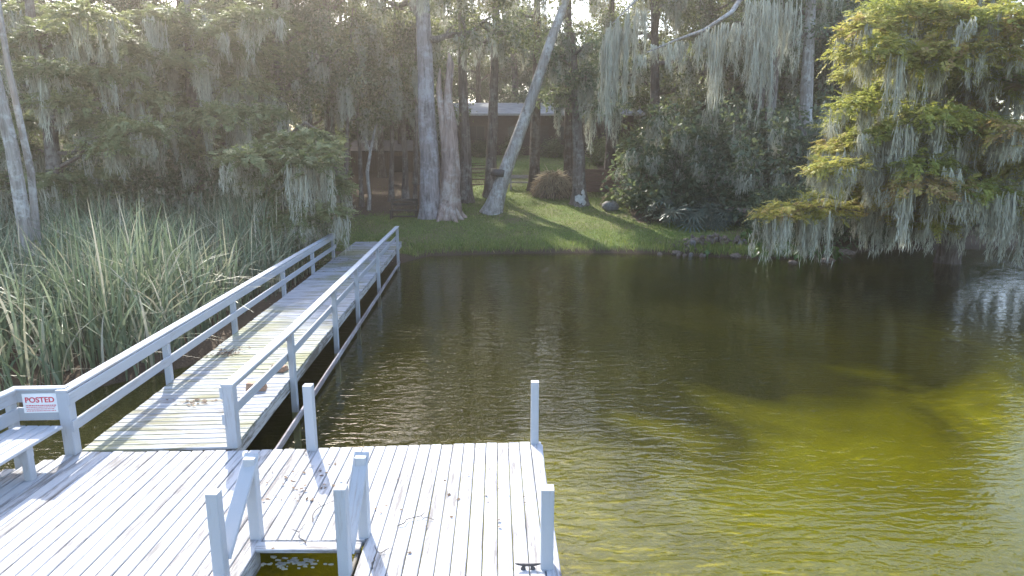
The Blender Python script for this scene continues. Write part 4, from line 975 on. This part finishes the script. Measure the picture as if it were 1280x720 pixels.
# dark low bench left of the massive trunk
q = PG(505, 273)
bn = thing('low_bench', 'dark low wooden bench at the foot of the massive grey trunk', 'bench', q)
for dz_, dy_, w_ in ((.42, -.14, .22), (.42, .12, .22)): beam('seat_plank', q+Vector((-.72, dy_, dz_)), q+Vector((.72, dy_, dz_)), w_, .05, M_darkwood, bn)
for z_ in (.72, .95): beam('back_plank', q+Vector((-.72, .28, z_)), q+Vector((.72, .28, z_)), .05, .14, M_darkwood, bn)
for dx in (-.66, .66):
    beam('leg', q+Vector((dx, -.2, -.1)), q+Vector((dx, -.2, .40)), .09, .09, M_darkwood, bn, up=(0, 1, 0)); beam('leg', q+Vector((dx, .24, -.1)), q+Vector((dx, .27, 1.02)), .09, .09, M_darkwood, bn, up=(0, 1, 0))
beam('stretcher', q+Vector((-.72, -.2, .12)), q+Vector((.72, -.2, .12)), .06, .08, M_darkwood, bn)

# ---- buildings
def box_me(name, x0, x1, y0, y1, z0, z1, mat):
    V = [(x0, y0, z0), (x1, y0, z0), (x1, y1, z0), (x0, y1, z0), (x0, y0, z1), (x1, y0, z1), (x1, y1, z1), (x0, y1, z1)]
    return pmesh(name, V, [(3, 2, 1, 0), (4, 5, 6, 7), (0, 1, 5, 4), (1, 2, 6, 5), (2, 3, 7, 6), (3, 0, 4, 7)], mat)
HYY = 58; e0 = QY(592, 143, HYY); e1 = QY(792, 143, HYY)
hb = gz(2, HYY); hs = thing('house', 'long dark brown single-storey house with a pale sheet roof at the top of the lawn', 'house', (e0.x+6, HYY, hb-.2))
ox, oz = hs.location.x, hs.location.z; zt = e0.z-oz-.05; w0, w1 = e0.x-ox-6, e1.x-ox
obj('wall', box_me('wall', w0, w1, 0, 8, -.3, zt, M_wall), hs)
V = [(w0-.8, -1.1, zt-.05), (w1+.8, -1.1, zt-.05), (w1+.8, 4, zt+1.25), (w0-.8, 4, zt+1.25), (w1+.8, 9.1, zt-.05), (w0-.8, 9.1, zt-.05)]; V2 = [(a_, b_, c_+.10) for a_, b_, c_ in V]
rf = obj('roof', pmesh('roof', V+V2, [(3, 2, 1, 0), (5, 4, 2, 3), (6, 7, 8, 9), (9, 8, 10, 11), (0, 1, 7, 6), (1, 2, 8, 7), (2, 4, 10, 8), (4, 5, 11, 10), (5, 3, 9, 11), (3, 0, 6, 9)], M_roof), hs)
obj('fascia', box_me('fascia', w0-.8, w1+.8, -1.16, -1.105, zt-.12, zt+.06, M_trim), rf)
for xx in (w0+2.2, w0+5.5, w0+9, w0+13.5, w0+17.5):
    wn_ = obj('window', box_me('window', xx, xx+1.5, -.07, -.004, zt-2.2, zt-.9, M_darkwood), hs)
    for k_ in (0, 1): obj('pane', box_me('pane', xx+.08+k_*.7, xx+.72+k_*.7, -.085, -.06, zt-2.12, zt-.98, M_glassd), wn_)
dr = obj('door', box_me('door', w0+11.6, w0+12.6, -.06, -.003, .2, zt-.9, M_darkwood), hs)
SY = 49; s0_ = QY(432, 190, SY); s1_ = QY(534, 190, SY); sb = gz((s0_.x+s1_.x)/2, SY)
sh = thing('shed', 'brown board shed with a low sunlit roof among thin stems behind the walkway', 'shed', ((s0_.x+s1_.x)/2, SY, sb-.2))
hw_ = (s1_.x-s0_.x)/2; zt = s0_.z-sh.location.z
nbd = 34
for i in range(nbd):
    xa = -hw_+i*2*hw_/nbd; dpt = .02*((i*7) % 3)
    if i == 0: SB = box_me('board', .012, 2*hw_/nbd-.012, -.02, .02, -.3, zt, M_shed)
    o = obj('board', SB, sh); o.location = (xa, -.03-dpt, 0)
obj('wall', box_me('wall', -hw_, hw_, 0, 4.5, -.3, zt-.01, M_shed), sh)
V = [(-hw_-.4, -.6, zt), (hw_+.4, -.6, zt), (hw_+.4, 5, zt+.9), (-hw_-.4, 5, zt+.9)]; V2 = [(a_, b_, c_+.08) for a_, b_, c_ in V]
obj('roof', pmesh('roof', V+V2, [(3, 2, 1, 0), (4, 5, 6, 7), (0, 1, 5, 4), (1, 2, 6, 5), (2, 3, 7, 6), (3, 0, 4, 7)], M_shedroof), sh)
dr = obj('door', box_me('door', hw_*.1, hw_*.1+1.1, -.16, -.10, -.1, zt-.3, M_darkwood), sh)

# ------------------------------------------------------------------ air
hz, nt, nd, lk = mat_new('haze')
pv = N(nt, 'ShaderNodeVolumePrincipled', Density=.0013, Anisotropy=.7); pv.inputs['Color'].default_value = (.97, .88, .78, 1)
ho = N(nt, 'ShaderNodeOutputMaterial'); lk.new(pv.outputs[0], ho.inputs['Volume'])
V = [(x_, y_, z_) for z_ in (-3, 36) for x_, y_ in ((-410, -160), (410, -160), (410, 610), (-410, 610))]
tag(obj('haze', pmesh('haze', V, [(3, 2, 1, 0), (4, 5, 6, 7), (0, 1, 5, 4), (1, 2, 6, 5), (2, 3, 7, 6), (3, 0, 4, 7)], hz)), kind='stuff')
